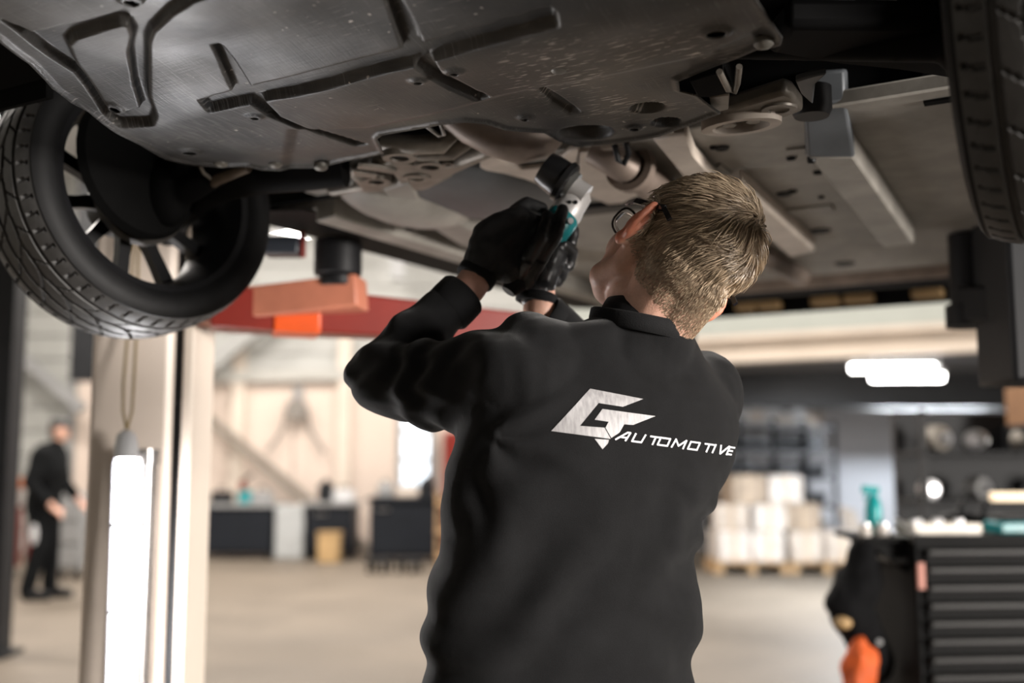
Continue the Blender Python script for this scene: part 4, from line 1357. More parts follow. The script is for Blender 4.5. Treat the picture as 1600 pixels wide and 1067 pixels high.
nax = (Hd(-0.02, -0.04, 0) - NB).normalized()
cc_ = PY(1001, 507, 1.781)
band('collar', cc_, V((0.20, -0.10, 1)).normalized(), 0.081, 0.083, 0.014, 0.004, 0.006, RT)
band('cuff', cuffL.lerp(WLf, 0.10), WLf - EL, 0.042, 0.042, 0.026, 0.004, 0.008)
band('cuff', cuffR.lerp(WRt, 0.25), WRt - ER, 0.042, 0.042, 0.026, 0.004, 0.008)
hemc = PY(885, 1160, 1.812)
band('hem', hemc, (0, 0, 1), 0.212, 0.124, 0.035, 0.006, 0.004, RT)
lab_c = PY(1031, 506, 1.70)
# --- print on the back, laid on the cloth
dgl = bpy.context.evaluated_depsgraph_get(); dgl.update()
sme = bpy.data.meshes.new_from_object(sw.evaluated_get(dgl))
bvh = BVHTree.FromPolygons([v.co.copy() for v in sme.vertices], [tuple(p.vertices) for p in sme.polygons])
ORI = V((0, 0, CAMZ))


def on_cloth(u, v, off=0.0012):
    h, n_, i, d = bvh.ray_cast(ORI, ray(u, v).normalized())
    if h is None:
        h = PY(u, v, 1.7); n_ = V((0, -1, 0))
    if n_.dot(ray(u, v)) > 0:
        n_ = -n_
    return h + n_ * off


def decal(name, polys, mat, step=5.0):
    bm = bmesh.new()
    for poly in polys:
        pts = [V((x, y, 0)) for x, y in poly]
        vs = [bm.verts.new(q) for q in pts]
        for t in tessellate_polygon([pts]):
            try:
                bm.faces.new([vs[i] for i in t])
            except ValueError:
                pass
    for _ in range(6):
        es = [e for e in bm.edges if e.calc_length() > step]
        if not es:
            break
        bmesh.ops.subdivide_edges(bm, edges=es, cuts=1)
        bmesh.ops.triangulate(bm, faces=bm.faces)
    for v in bm.verts:
        v.co = on_cloth(v.co.x, v.co.y)
    bmesh.ops.recalc_face_normals(bm, faces=bm.faces)
    m_ = bpy.data.meshes.new(name)
    bm.to_mesh(m_); bm.free()
    return obj(name, m_, mat, sw, ang=180)


def zp(l):
    return [(840 + x / 4.706, 580 + y / 4.706) for x, y in l]


EMB = [zp([(385, 130), (775, 205), (625, 262), (447, 235), (310, 402), (490, 415), (535, 497), (100, 440)]),
       zp([(475, 278), (865, 330), (700, 395), (635, 390), (600, 450), (540, 490), (497, 415), (520, 372), (418, 357)]),
       zp([(418, 497), (522, 503), (515, 530), (475, 573)])]
decal('emblem_print', EMB, mPrint)
GLY = {  # strokes in a unit cell, y up
    'A': [[(0, 0), (0.75, 1)], [(0.75, 1), (1, 1)], [(1, 1), (0.86, 0)], [(0.42, 0.36), (0.9, 0.36)]],
    'U': [[(0.05, 1), (0.0, 0.06)], [(0.0, 0.06), (0.85, 0.06)], [(0.85, 0.06), (0.95, 1)]],
    'T': [[(0, 0.93), (1, 0.93)], [(0.5, 0.93), (0.5, 0)]],
    'O': [[(0.05, 0.06), (0.05, 0.94)], [(0.05, 0.94), (0.92, 0.94)], [(0.92, 0.94), (0.92, 0.06)], [(0.92, 0.06), (0.05, 0.06)]],
    'M': [[(0.0, 0), (0.08, 1)], [(0.08, 1), (0.5, 0.25)], [(0.5, 0.25), (0.95, 1)], [(0.95, 1), (0.95, 0)]],
    'I': [[(0.5, 0), (0.5, 1)]],
    'V': [[(0.05, 1), (0.35, 0)], [(0.35, 0), (1, 1)]],
    'E': [[(0.1, 0), (0.1, 1)], [(0.1, 0.93), (0.9, 0.93)], [(0.1, 0.5), (0.8, 0.5)], [(0.1, 0.07), (0.85, 0.07)]]}
LET = [('A', 572, 655), ('U', 690, 770), ('T', 805, 880), ('O', 874, 955), ('M', 982, 1070), ('O', 1096, 1172), ('T', 1204, 1270), ('I', 1262, 1300), ('V', 1316, 1378), ('E', 1380, 1424)]
for ch_, x0, x1 in LET:
    strokes = []
    hgt, sl = 62.0, 0.42
    for (p0, p1) in GLY[ch_]:
        q = []
        for (x, y) in (p0, p1):
            X = x0 + x * (x1 - x0)
            Y = 500 + (X - 568) * 0.1365 - y * hgt
            q.append(V((X + (y - 0.0) * hgt * sl, Y + y * hgt * sl * 0.1365, 0)))
        d = (q[1] - q[0]).normalized()
        n_ = V((-d.y, d.x, 0)) * 6.4
        q[0] -= d * 4; q[1] += d * 4
        strokes.append(zp([(k.x, k.y) for k in (q[0] - n_, q[1] - n_, q[1] + n_, q[0] + n_)]))
    decal('letter_print', strokes, mWhite, 4.0)

# --- trousers and shoes (below the frame)
tr = MB()
tr.ell(hipc + V((0, 0, -0.06)), (0.185, 0.125, 0.13), (RT, FW, V((0, 0, 1))), 20)
for hj, kn_, an in feet:
    tr.chain([hj, kn_, an + V((0, 0, 0.0))], [0.105, 0.075, 0.066], 16)
obj('trousers', remeshed(tr, 0.010, 4), mTrous, man, ang=180)
for hj, kn_, an in feet:
    sh = MB().rcone(an + V((0, 0, -0.042)) - FW * 0.03, 0.052, an + FW * 0.17 + V((0, 0, -0.055)), 0.043)
    sh.rcone(an + V((0, 0, 0.02)), 0.052, an + V((0, 0, -0.04)), 0.052)
    m_ = remeshed(sh, 0.008, 3)
    a = get_co(m_); a[:, 2] = np.maximum(a[:, 2], 0.002); set_co(m_, a)
    obj('shoe', m_, mBlackP, man, ang=180)

# --- gloves
def Y_(u, v, y):
    return PY(u, v, y)


g = MB()
g.chain([Y_(748, 424, 1.966), Y_(756, 408, 1.964), Y_(768, 388, 1.965)], [0.034, 0.038, 0.041], 14)
g.chain([Y_(752, 388, 1.955), Y_(760, 366, 1.955), Y_(782, 352, 1.958), Y_(808, 340, 1.965)], [0.026, 0.026, 0.026, 0.022], 14)
g.chain([Y_(770, 395, 1.965), Y_(800, 370, 1.972), Y_(822, 350, 1.98)], [0.042, 0.036, 0.026], 14)
g.chain([Y_(790, 415, 1.97), Y_(812, 395, 1.98)], [0.034, 0.032], 14)
for pts in ([(806, 330, 1.972), (822, 318, 1.99), (846, 326, 2.015), (852, 344, 2.035)],
            [(812, 350, 1.965), (838, 346, 1.985), (858, 360, 2.01), (860, 378, 2.03)],
            [(812, 376, 1.96), (836, 376, 1.975), (856, 390, 2.0), (858, 406, 2.02)],
            [(806, 402, 1.96), (828, 404, 1.972), (844, 418, 1.99), (844, 432, 2.01)],
            [(764, 396, 1.99), (790, 362, 2.02), (812, 340, 2.035), (838, 330, 2.04)]):
    g.chain([Y_(*p) for p in pts], [0.0145, 0.0135, 0.0125, 0.011], 12)
gm = remeshed(g, 0.0032, 3)
a = get_co(gm); n_ = get_no(gm)
a += n_ * np.array([0.0016 * noise.noise(V(q) * 60) for q in a])[:, None]
set_co(gm, a)
glL = obj('glove', gm, mGlove, man, ang=180, label='black work glove on the left hand')
band('glove_cuff', Y_(745, 430, 1.966), Y_(770, 395, 1.985) - Y_(735, 448, 1.96), 0.033, 0.033, 0.011, 0.004, 0.004).parent = glL
g = MB()
g.chain([Y_(838, 462, 2.045), Y_(840, 440, 2.045), Y_(846, 412, 2.05)], [0.033, 0.036, 0.040], 14)
g.chain([Y_(846, 430, 2.035), Y_(858, 395, 2.045)], [0.034, 0.034], 14)
for pts, rr in (([(822, 442, 2.00), (844, 405, 1.952), (868, 368, 1.955), (879, 328, 1.982)], 0.0150),
                ([(808, 432, 1.99), (824, 405, 1.938), (845, 370, 1.940), (855, 338, 1.972)], 0.0145),
                ([(866, 400, 2.06), (890, 385, 2.07), (896, 360, 2.06), (884, 348, 2.04)], 0.0135),
                ([(862, 425, 2.06), (888, 415, 2.07), (894, 394, 2.06), (880, 382, 2.03)], 0.0130),
                ([(856, 440, 2.05), (872, 440, 2.07), (880, 424, 2.06), (870, 408, 2.04)], 0.0120)):
    g.chain([Y_(*p) for p in pts], [rr, rr * 0.97, rr * 0.92, rr * 0.8], 12)
gm = remeshed(g, 0.0032, 3)
a = get_co(gm); n_ = get_no(gm)
a += n_ * np.array([0.0013 * noise.noise(V(q) * 60) for q in a])[:, None]
set_co(gm, a)
glR = obj('glove', gm, mGloveS, man, ang=180, label='glossy black work glove on the right hand')
band('glove_cuff', Y_(838, 466, 2.045), Y_(846, 412, 2.05) - Y_(838, 466, 2.045), 0.035, 0.035, 0.010, 0.004, 0.004).parent = glR
# faded print on the back of the left glove
for k, (u, v, w_) in enumerate(((764, 347, 5), (772, 345, 7), (762, 354, 4), (769, 354, 4), (776, 353, 4), (783, 352, 4))):
    pass
# wrist watch strap edge
# --- the polisher in his hands
tail, head_ = PY(794, 456, 1.995), PY(893, 322, 2.035)
ax = (head_ - tail).normalized()
pol = thing('polisher', tail, 'teal and black hand polisher with pale metal head held against the downpipe', 'power tool')
Lh = (head_ - tail).length
obj('grip', MB().tube([tail, tail + ax * 0.02, tail + ax * 0.10, tail + ax * (Lh - 0.05)], [0.014, 0.024, 0.024, 0.025], 20), mBlackP, pol, ang=50)
obj('motor_housing', MB().tube([tail + ax * (Lh - 0.075), tail + ax * (Lh - 0.065), tail + ax * (Lh - 0.028), tail + ax * (Lh - 0.024)], [0.024, 0.031, 0.0315, 0.029], 24), mTeal, pol, ang=40)
gh = head_
obj('gear_head', MB().tube([gh - ax * 0.028, gh - ax * 0.016, gh + ax * 0.004, gh + ax * 0.030, gh + ax * 0.042], [0.029, 0.031, 0.027, 0.025, 0.014], 24), mAlu, pol, ang=50)
pa_ = V((-0.52, 0.28, 0.80)).normalized()
pa_ = (PY(848, 258, 2.035) - PY(902, 296, 2.03)).normalized()
s1 = PY(902, 298, 2.03)
obj('gear_head_nose', MB().cyl(s1 - pa_ * 0.02, s1 + pa_ * 0.012, 0.024, 0.022, 24), mAlu, pol, ang=40)
obj('collar_ring', MB().cyl(s1 + pa_ * 0.010, s1 + pa_ * 0.022, 0.030, 0.030, 28), M('grey_ring', (0.22, 0.22, 0.21), 0.4, metal=0.5), pol, ang=40)
obj('backing_pad', MB().lathe([(0.012, 0.020), (0.036, 0.020), (0.041, 0.024), (0.042, 0.034), (0.037, 0.038), (0.036, 0.060), (0.033, 0.078), (0.012, 0.080)], s1, pa_, 36), mGloveS, pol, ang=40)
for s in (-1, 1):
    c = gh + V((0.006 * s, -0.029, 0.0))
    obj('screw', MB().cyl(c, c + V((0, -0.003, 0)), 0.004, n=10), mDark, pol)
c = PY(890, 346, 2.00)
obj('badge', MB().cyl(c, c + V((0.002, -0.006, 0)), 0.006, n=14), mLite, pol)

# ------------------------------------------------------------------ tool chest on the right
chx, chy = PY(1432, 838, 4.30).x, 4.30
ch = thing('tool_chest', (chx + 0.5, chy + 0.25, 0), 'black tool chest with a stack of full-width drawers at the right edge', 'tool chest')
CR = Matrix.Rotation(math.radians(5), 3, 'Z')


def cp(x, y, z):
    return V((chx, chy, 0)) + CR @ V((x, y, z))


def cbox(x0, x1, y0, y1, z0, z1):
    return MB().box(cp((x0 + x1) / 2, (y0 + y1) / 2, (z0 + z1) / 2), (x1 - x0, y1 - y0, z1 - z0), CR)


mChest = M('black_chest_paint', (0.0045, 0.0045, 0.0045), 0.65, spec=0.12, var=0.15)
mChestH = M('dark_grey_drawer_lip', (0.032, 0.031, 0.030), 0.5, spec=0.3, var=0.1)
obj('body', cbox(0, 1.0, 0.02, 0.5, 0.12, 0.975), mChest, ch, bevel=0.008)
obj('top_tray', cbox(-0.01, 1.01, -0.005, 0.51, 0.975, 0.998), M('worn_tray', (0.05, 0.046, 0.04), 0.4, var=0.3), ch, bevel=0.004)
obj('top_rim', cbox(-0.012, 1.012, -0.008, 0.008, 0.972, 1.006), mChest, ch)
z = 0.955
for k in range(12):
    hgt = 0.068
    z -= hgt
    if z < 0.12:
        break
    dr = obj('drawer', cbox(0.035, 0.965, 0.0, 0.03, z + 0.003, z + hgt - 0.003), mChest, ch, bevel=0.003)
    obj('drawer_lip', cbox(0.04, 0.96, -0.018, 0.004, z + hgt - 0.026, z + hgt - 0.006), mChestH, dr, bevel=0.005)
for x in (0.08, 0.92):
    for y in (0.08, 0.42):
        w_ = MB().cyl(cp(x, y, 0.055) - V((0.02, 0, 0)), cp(x, y, 0.055) + V((0.02, 0, 0)), 0.055, n=20).box(cp(x, y, 0.11), (0.06, 0.06, 0.02))
        obj('caster', w_, mBlackP, ch)
obj('side_handle', MB().tube([cp(0, 0.1, 0.90), cp(-0.04, 0.1, 0.90), cp(-0.04, 0.4, 0.90), cp(0, 0.4, 0.90)], 0.010, 10), M('handle_grey', (0.10, 0.10, 0.10), 0.4), ch)
obj('tag_plate', cbox(-0.002, 0.022, -0.012, 0.004, 0.80, 0.90), M('pinkish_tag', (0.45, 0.17, 0.12), 0.5), ch)

# things on the chest top (z = 0.998)
ZT = 1.0


def on_top(x, y):
    return cp(x, y, ZT)


def spray(c, col, label, hgt=0.19, r=0.034):
    t = thing('spray_bottle', c, label, 'bottle')
    obj('bottle_body', MB().lathe([(r * 0.9, 0.0), (r, 0.01), (r, hgt * 0.55), (r * 0.8, hgt * 0.72), (r * 0.42, hgt * 0.82), (r * 0.42, hgt * 0.88)], c, (0, 0, 1), 24), col, t, ang=50)
    obj('trigger_head', MB().beam(c + V((-0.045, 0, hgt * 0.97)), c + V((0.025, 0, hgt * 0.93)), 0.022, 0.032).beam(c + V((-0.02, 0, hgt * 0.93)), c + V((-0.035, 0, hgt * 0.72)), 0.012, 0.010), col, t, bevel=0.004)
    return t


pb_ = PY(1366, 832, 4.55)
tl = thing('side_shelf', (pb_.x, 4.55, 0.93), 'black clip-on shelf on the left flank of the tool chest', 'shelf')
obj('board', MB().box2(pb_.x - 0.11, pb_.x + 0.13, 4.34, 4.74, 0.975, 0.995), mChest, tl, bevel=0.004)
for y in (4.40, 4.68):
    obj('bracket', MB().prism([V((pb_.x + 0.13, y, 0.975)), V((pb_.x - 0.08, y, 0.975)), V((pb_.x + 0.13, y, 0.80))], (0, 0.01, 0)), mChest, tl)
spray(V((pb_.x, 4.55, 0.995)), M('turquoise_plastic', (0.002, 0.33, 0.34), 0.35, var=0.08), 'turquoise spray bottle standing on the shelf beside the tool chest')
for k, (u, lab) in enumerate(((1352, 'small clear glass jar left of the pair under the turquoise bottle'), (1380, 'small clear glass jar right of the pair under the turquoise bottle'))):
    c = PY(u, 828, 4.42); c.z = 0.995
    j = thing('glass_jar', c, lab, 'jar', 'jars by the spray bottle')
    obj('jar_body', MB().lathe([(0.022, 0), (0.024, 0.004), (0.024, 0.035), (0.019, 0.042)], c, (0, 0, 1), 18), M('cloudy_glass', (0.62, 0.57, 0.52), 0.15, var=0.1), j, ang=50)
    obj('jar_lid', MB().cyl(c + V((0, 0, 0.042)), c + V((0, 0, 0.050)), 0.021, n=18), mSilver, j)
c = PY(1404, 832, 4.36); c.z = 0.998
obj('scraper', MB().beam(on_top(0.02, 0.02) + V((0, 0, 0.004)), on_top(-0.035, 0.10) + V((0.0, 0, 0.065)), 0.02, 0.008), mSilver, None, label='small bright scraper leaning at the front corner of the tool chest', cat='tool')
st = thing('steel_tray', on_top(0.16, 0.14), 'shallow bare steel tray of sockets on the tool chest', 'tray')
m_ = MB()
for (a0_, a1_, b0_, b1_, z0_, z1_) in ((0.02, 0.30, 0.06, 0.24, 0, 0.004), (0.02, 0.30, 0.06, 0.064, 0, 0.045), (0.02, 0.30, 0.236, 0.24, 0, 0.045), (0.02, 0.024, 0.06, 0.24, 0, 0.045), (0.296, 0.30, 0.06, 0.24, 0, 0.045)):
    q_ = cbox(a0_, a1_, b0_, b1_, ZT + z0_, ZT + z1_)
    m_.add(q_.v, q_.f)
obj('tray_pan', m_, M('bright_steel', (0.40, 0.37, 0.33), 0.5, metal=0.4), st)
for k, x in enumerate(np.linspace(0.05, 0.27, 6)):
    c = on_top(x, 0.12 + 0.05 * (k % 2)) + V((0, 0, 0.005))
    t = obj('socket', MB().lathe([(0.014, 0), (0.016, 0.03), (0.012, 0.055), (0.008, 0.056)], c, (0, 0, 1), 14), mSilver, None, label='chrome socket in the steel tray, %s from left' % ('first', 'second', 'third', 'fourth', 'fifth', 'sixth')[k], cat='socket', group='sockets in the tray')
c = on_top(0.52, 0.16)
bt = thing('battery_charger', c, 'dark grey and teal charger block on the tool chest by the frame edge', 'charger')
obj('charger_body', cbox(0.40, 0.56, 0.10, 0.24, ZT, ZT + 0.05), mTeal, bt, bevel=0.01)
obj('charger_top', cbox(0.41, 0.55, 0.11, 0.23, ZT + 0.05, ZT + 0.075), mBlackP, bt, bevel=0.008)
for k, (x, y, s, lab) in enumerate(((0.345, 0.33, 0.045, 'dark wrapped air tool lying behind the steel tray, left one'), (0.46, 0.36, 0.04, 'dark wrapped air tool lying behind the charger, right one'))):
    c = on_top(x, y) + V((0, 0, s * 0.9))
    q_ = MB().rcone(c - V((0.05, 0, 0)), s * 0.85, c + V((0.06, 0.01, 0.0)), s * 0.8).rcone(c, s * 0.5, c + V((0.02, 0, 0.07)), s * 0.5)
    t = thing('air_tool', on_top(x, y), lab, 'tool', 'air tools on the chest')
    obj('tool_body', remeshed(q_, 0.008, 2), mBlackP, t, ang=180)
    obj('tool_nose', MB().cyl(c - V((0.05 + s * 0.7, 0, 0)), c - V((0.05 + s * 0.7 + 0.03, 0, 0)), 0.015), mSilver, t)

# black bag and orange vest hanging on the chest's flank
bx = PY(1340, 900, 4.45)
q_ = MB()
q_.chain([PY(1350, 852, 4.45), PY(1345, 905, 4.45), PY(1325, 945, 4.44), PY(1345, 985, 4.46), PY(1370, 1040, 4.5)], [0.05, 0.09, 0.085, 0.08, 0.07], 16)
q_.ell(PY(1312, 940, 4.42), (0.055, 0.06, 0.075))
m_ = remeshed(q_, 0.012, 3)
a = get_co(m_); n_ = get_no(m_)
a += n_ * np.array([0.018 * noise.noise(V(q) * 14) for q in a])[:, None]
set_co(m_, a)
bg = thing('work_bag', PY(1345, 1000, 4.45), 'black work bag hanging on the left flank of the tool chest', 'bag')
obj('bag_body', m_, M('black_canvas', (0.006, 0.006, 0.0065), 0.9, spec=0.1), bg, ang=180)
obj('strap', MB().tube([PY(1352, 850, 4.44), PY(1365, 838, 4.44), PY(1395, 836, 4.42)], 0.012, 8), mBlackP, bg)
obj('buckle', MB().lathe([(0.004, 0), (0.011, 0), (0.011, 0.006), (0.004, 0.006)], PY(1374, 1003, 4.35), (0, -1, 0), 16, closed=True), mSilver, bg)
obj('pouch', MB().ell(PY(1318, 972, 4.38), (0.035, 0.03, 0.028)), mTan, bg, ang=180)
q_ = MB()
q_.chain([PY(1343, 1005, 4.36), PY(1345, 1032, 4.36), PY(1340, 1075, 4.36), PY(1335, 1130, 4.37)], [0.025, 0.062, 0.06, 0.05], 14)
m_ = remeshed(q_, 0.010, 2)
a = get_co(m_); n_ = get_no(m_)
a += n_ * np.array([0.026 * noise.noise(V((q[0] * 24, q[1] * 24, q[2] * 9))) for q in a])[:, None]
set_co(m_, a)
ov = obj('orange_vest', m_, mOrange, None, ang=180, label='bright orange vest hanging low beside the black work bag', cat='vest')

# ------------------------------------------------------------------ dark rack behind the chest
rk = PY(1425, 800, 7.0)
r0x = rk.x
r = thing('parts_rack', (r0x + 0.7, 7.0, 0), 'black steel rack of engine parts behind the tool chest', 'rack')
for x in (0, 1.5):
    for y in (6.8, 7.25):
        obj('post', MB().box2(r0x + x, r0x + x + 0.04, y, y + 0.04, 0, 1.62), mDark, r)
levels = (0.35, 0.72, 1.06, 1.36)
for z in levels:
    obj('shelf', MB().box2(r0x, r0x + 1.54, 6.8, 7.29, z - 0.02, z), mDark, r, bevel=0.004)
obj('back_panel', MB().box2(r0x, r0x + 1.54, 7.29, 7.31, 0.2, 1.62), mDark, r)
names = ('round alternator', 'pulley housing', 'ribbed gearbox case', 'dull compressor')
i = 0
for li, z in enumerate(levels[1:]):
    for k in range(5):
        x = r0x + 0.14 + k * 0.29 + random.uniform(-0.03, 0.03)
        y = 7.0 + random.uniform(-0.08, 0.08)
        s = random.uniform(0.055, 0.085)
        c = V((x, y, z))
        lvl = ('lower', 'middle', 'top')[li]
        t = thing('engine_part', c, '%s %s of the parts rack, %s from left' % (random.choice(('silvery engine part on', 'greasy engine part on')), lvl + ' shelf', ('first', 'second', 'third', 'fourth', 'fifth')[k]), 'engine part', 'engine parts on the black rack')
        dr_ = V((random.uniform(-1, 1), -1.2, 0)).normalized()
        mm = random.choice((mSilver, mDark, mCast, mGrey))
        cc = c + V((0, 0, s))
        obj('part_housing', MB().lathe([(s * 0.4, -s * 0.9), (s * 0.95, -s * 0.8), (s, -s * 0.1), (s * 0.85, 0.0), (s, s * 0.1), (s * 0.95, s * 0.7), (s * 0.35, s * 0.8), (s * 0.3, s * 1.1), (s * 0.05, s * 1.1)], cc, dr_, 22), mm, t, ang=30)
        obj('part_pulley', MB().lathe([(s * 0.12, s * 1.0), (s * 0.45, s * 1.0), (s * 0.36, s * 1.12), (s * 0.45, s * 1.25), (s * 0.12, s * 1.25)], cc, dr_, 20, closed=True), mSilver, t)
for k, (u, v, wd, hg, dp) in enumerate(((1574, 652, 0.30, 0.24, 7.0),)):
    c = PY(u, v, dp)
    cx0 = c.x; zt_ = 1.36
    t = thing('cardboard_box', (cx0 + 0.2, 7.0, 1.36), 'brown cardboard box on the top shelf of the parts rack', 'box')
    obj('carton', MB().box2(r0x + 0.72, r0x + 1.10, 6.85, 7.2, 1.53, 1.78), mCard, t, bevel=0.006)
    obj('flap', MB().box2(r0x + 0.72, r0x + 1.10, 6.80, 6.86, 1.775, 1.785), mCard, t)
    obj('support_crate', MB().box2(r0x + 0.70, r0x + 1.12, 6.84, 7.22, 1.36, 1.53), mBlackP, t, bevel=0.008)
# warm glowing strip above the chest's rear edge
c = PY(1548, 776, 5.6)
led = thing('bench_light', (c.x, 5.6, 0), 'short warm lit strip light on a stand behind the tool chest', 'lamp')
obj('lit_strip', MB().box2(c.x, c.x + 0.5, 5.58, 5.62, c.z - 0.022, c.z + 0.022), M('warm_strip', (1.0, 0.80, 0.55), 0.4, emit=0.75, var=0.0), led, bevel=0.006)
obj('stand', MB().cyl(V((c.x + 0.4, 5.64, 0.02)), V((c.x + 0.4, 5.64, c.z)), 0.012, n=10).cyl(V((c.x + 0.4, 5.64, 0.0)), V((c.x + 0.4, 5.64, 0.02)), 0.15, n=24), mDark, led)

# ------------------------------------------------------------------ long receding rack in the middle right
A2, B2 = V((2.45, 13.9, 0)), V((4.75, 16.1, 0))
dr2 = (B2 - A2).normalized()
sd2 = V((dr2.y, -dr2.x, 0))      # towards the camera side
if sd2.y > 0:
    sd2 = -sd2
ln2 = (B2 - A2).length
rr2 = thing('storage_rack', A2.lerp(B2, 0.5), 'long black storage rack running back along the mezzanine', 'rack')
m3 = Matrix((dr2, -sd2, V((0, 0, 1)))).transposed()
lv2 = (0.25, 0.66, 1.06, 1.44, 1.80)
for k in range(5):
    for s in (0.0, 0.55):
        c = A2 + dr2 * (ln2 * k / 4) - sd2 * s
        obj('post', MB().box(c + V((0, 0, 0.95)), (0.05, 0.05, 1.9), m3), mDark, rr2)
for z in lv2:
    for s in (0.0, 0.55):
        obj('beam', MB().beam(A2 - sd2 * s + V((0, 0, z)), B2 - sd2 * s + V((0, 0, z)), 0.04, 0.055), M('beam_grey', (0.20, 0.20, 0.21), 0.5) if s == 0 else mDark, rr2)
    obj('shelf', MB().box(A2.lerp(B2, 0.5) - sd2 * 0.275 + V((0, 0, z + 0.03)), (ln2, 0.56, 0.02), m3), mDark, rr2)
mBin = M('black_bin', (0.02, 0.021, 0.023), 0.45, var=0.2)
mBin2 = M('grey_bin', (0.16, 0.165, 0.175), 0.45, var=0.2)
oname = ('nearest', 'second nearest', 'third nearest', 'fourth nearest', 'fifth nearest', 'sixth nearest', 'farthest')
lname = ('lowest', 'second lowest', 'middle', 'second highest', 'top')
for li, z in enumerate(lv2):
    for k in range(7):
        c = A2 + dr2 * (0.45 + k * (ln2 - 0.9) / 6) - sd2 * 0.26 + V((0, 0, z + 0.04))
        w_, h_ = 0.55, random.uniform(0.15, 0.24)
        t = thing('storage_bin', c, '%s storage bin on the %s shelf of the long rack' % (oname[k], lname[li]), 'bin', 'bins on the long rack')
        mm = mBin if (li + k) % 3 else mBin2
        if li == 4:
            mm = mCarton if k % 2 == 0 else mLite
        tp = [(-w_ / 2, -0.22), (w_ / 2, -0.22), (w_ / 2, 0.22), (-w_ / 2, 0.22)]
        obj('bin_body', MB().loft([[c + m3 @ V((x * 0.9, y * 0.9, 0)) for x, y in tp], [c + m3 @ V((x, y, h_)) for x, y in tp]]), mm, t, bevel=0.01)
        obj('bin_lip', MB().box(c + m3 @ V((0, -0.225, h_ - 0.02)), (w_, 0.02, 0.035), m3), mBin2 if li < 4 else mLite, t)

# ------------------------------------------------------------------ pallets of pale cartons
pp = PY(1210, 890, 11.6)
gx, gy = pp.x, 11.6
gy = pp.y
base_y = 1.28 * FPX / (893 - 725)
gy = base_y
k_ = gy / FPX
gx0 = (1112 - 800) * k_


def pallet(x, y, label):
    t = thing('pallet', (x, y, 0), label, 'pallet', 'pallets under the cartons')
    for j in range(5):
        obj('plank', MB().box((x, y - 0.36 + j * 0.18, 0.125), (0.86, 0.12, 0.02)), mWood, t)
    for j in (-0.38, 0, 0.38):
        obj('runner', MB().box((x + j, y, 0.06), (0.09, 0.82, 0.11)), mWood, t)


pallet(gx0 + 0.44, gy + 0.40, 'wooden pallet under the taller stack of pale cartons')
pallet(gx0 + 1.32, gy + 0.40, 'wooden pallet under the lower stack of pale cartons')


def carton(x, y, z, w_, d_, h_, label, rz=0.0):
    t = thing('carton', (x, y, z), label, 'carton', 'pale wrapped cartons on the pallets')
    R3 = Matrix.Rotation(rz, 3, 'Z')
    obj('box', MB().box((x, y, z + h_ / 2), (w_, d_, h_), R3), random.choice((mCarton, mCarton2, mCarton3, mCarton3)), t, bevel=0.03)
    obj('tape', MB().box((x, y, z + h_ / 2), (0.05, d_ + 0.006, h_ + 0.006), R3), M('buff_tape', (0.55, 0.42, 0.30), 0.35), t)
    return t


zc = 0.135
rows = ((0.24, 'bottom left'), (0.64, 'bottom second from left'), (1.10, 'bottom third from left'), (1.52, 'bottom right'))
for x, nm in rows:
    carton(gx0 + x, gy + 0.38 + random.uniform(-0.06, 0.02), zc, 0.39, 0.7, 0.36, 'pale wrapped carton, %s of the pile on the pallets' % nm, random.uniform(-0.03, 0.03))
for x, nm in ((0.26, 'left'), (0.68, 'middle'), (1.12, 'right')):
    carton(gx0 + x, gy + 0.40 + random.uniform(-0.08, 0.06), zc + 0.36, 0.41, 0.60, 0.32, 'pale wrapped carton in the second layer of the pile, %s one' % nm, random.uniform(-0.16, 0.16))
for x, nm in ((0.42, 'left'), (0.86, 'right')):
    carton(gx0 + x, gy + 0.38, zc + 0.68, 0.42, 0.62, 0.34, 'pale wrapped carton on top of the pile, %s of the two' % nm, random.uniform(-0.16, 0.16))
# leaning sheet and round reflector
q_ = MB().prism([V((gx0 + 1.62, gy + 0.10, 0.0)), V((gx0 + 1.86, gy + 0.20, 0.0)), V((gx0 + 1.78, gy + 0.50, 0.72)), V((gx0 + 1.60, gy + 0.44, 0.78))], (0.03, -0.05, 0))
obj('plastic_sheet', q_, mCarton, None, label='crumpled pale sheet leaning against the right end of the carton pile', cat='sheet')

# ------------------------------------------------------------------ left background
def bench(x0, x1, y, h_, label, mat, top, drawers=3):
    t = thing('workbench', ((x0 + x1) / 2, y, 0), label, 'workbench')
    obj('worktop', MB().box2(x0 - 0.04, x1 + 0.04, y - 0.34, y + 0.34, h_, h_ + 0.05), top, t, bevel=0.008)
    n = max(1, int((x1 - x0) / 0.6))
    wd = (x1 - x0) / n
    obj('carcass', MB().box2(x0, x1, y - 0.28, y + 0.3, 0.08, h_), mat, t)
    for k in range(n):
        d_ = obj('cabinet_door', MB().box2(x0 + k * wd + 0.012, x0 + (k + 1) * wd - 0.012, y - 0.31, y - 0.28, 0.12, h_ - 0.03), mat, t, bevel=0.006)
        obj('handle', MB().box2(x0 + k * wd + 0.10, x0 + k * wd + 0.26, y - 0.335, y - 0.312, h_ - 0.12, h_ - 0.10), mSilver, d_)
    for x in (x0 + 0.05, x1 - 0.05):
        obj('foot', MB().box2(x - 0.03, x + 0.03, y - 0.25, y + 0.25, 0, 0.08), mDark, t)


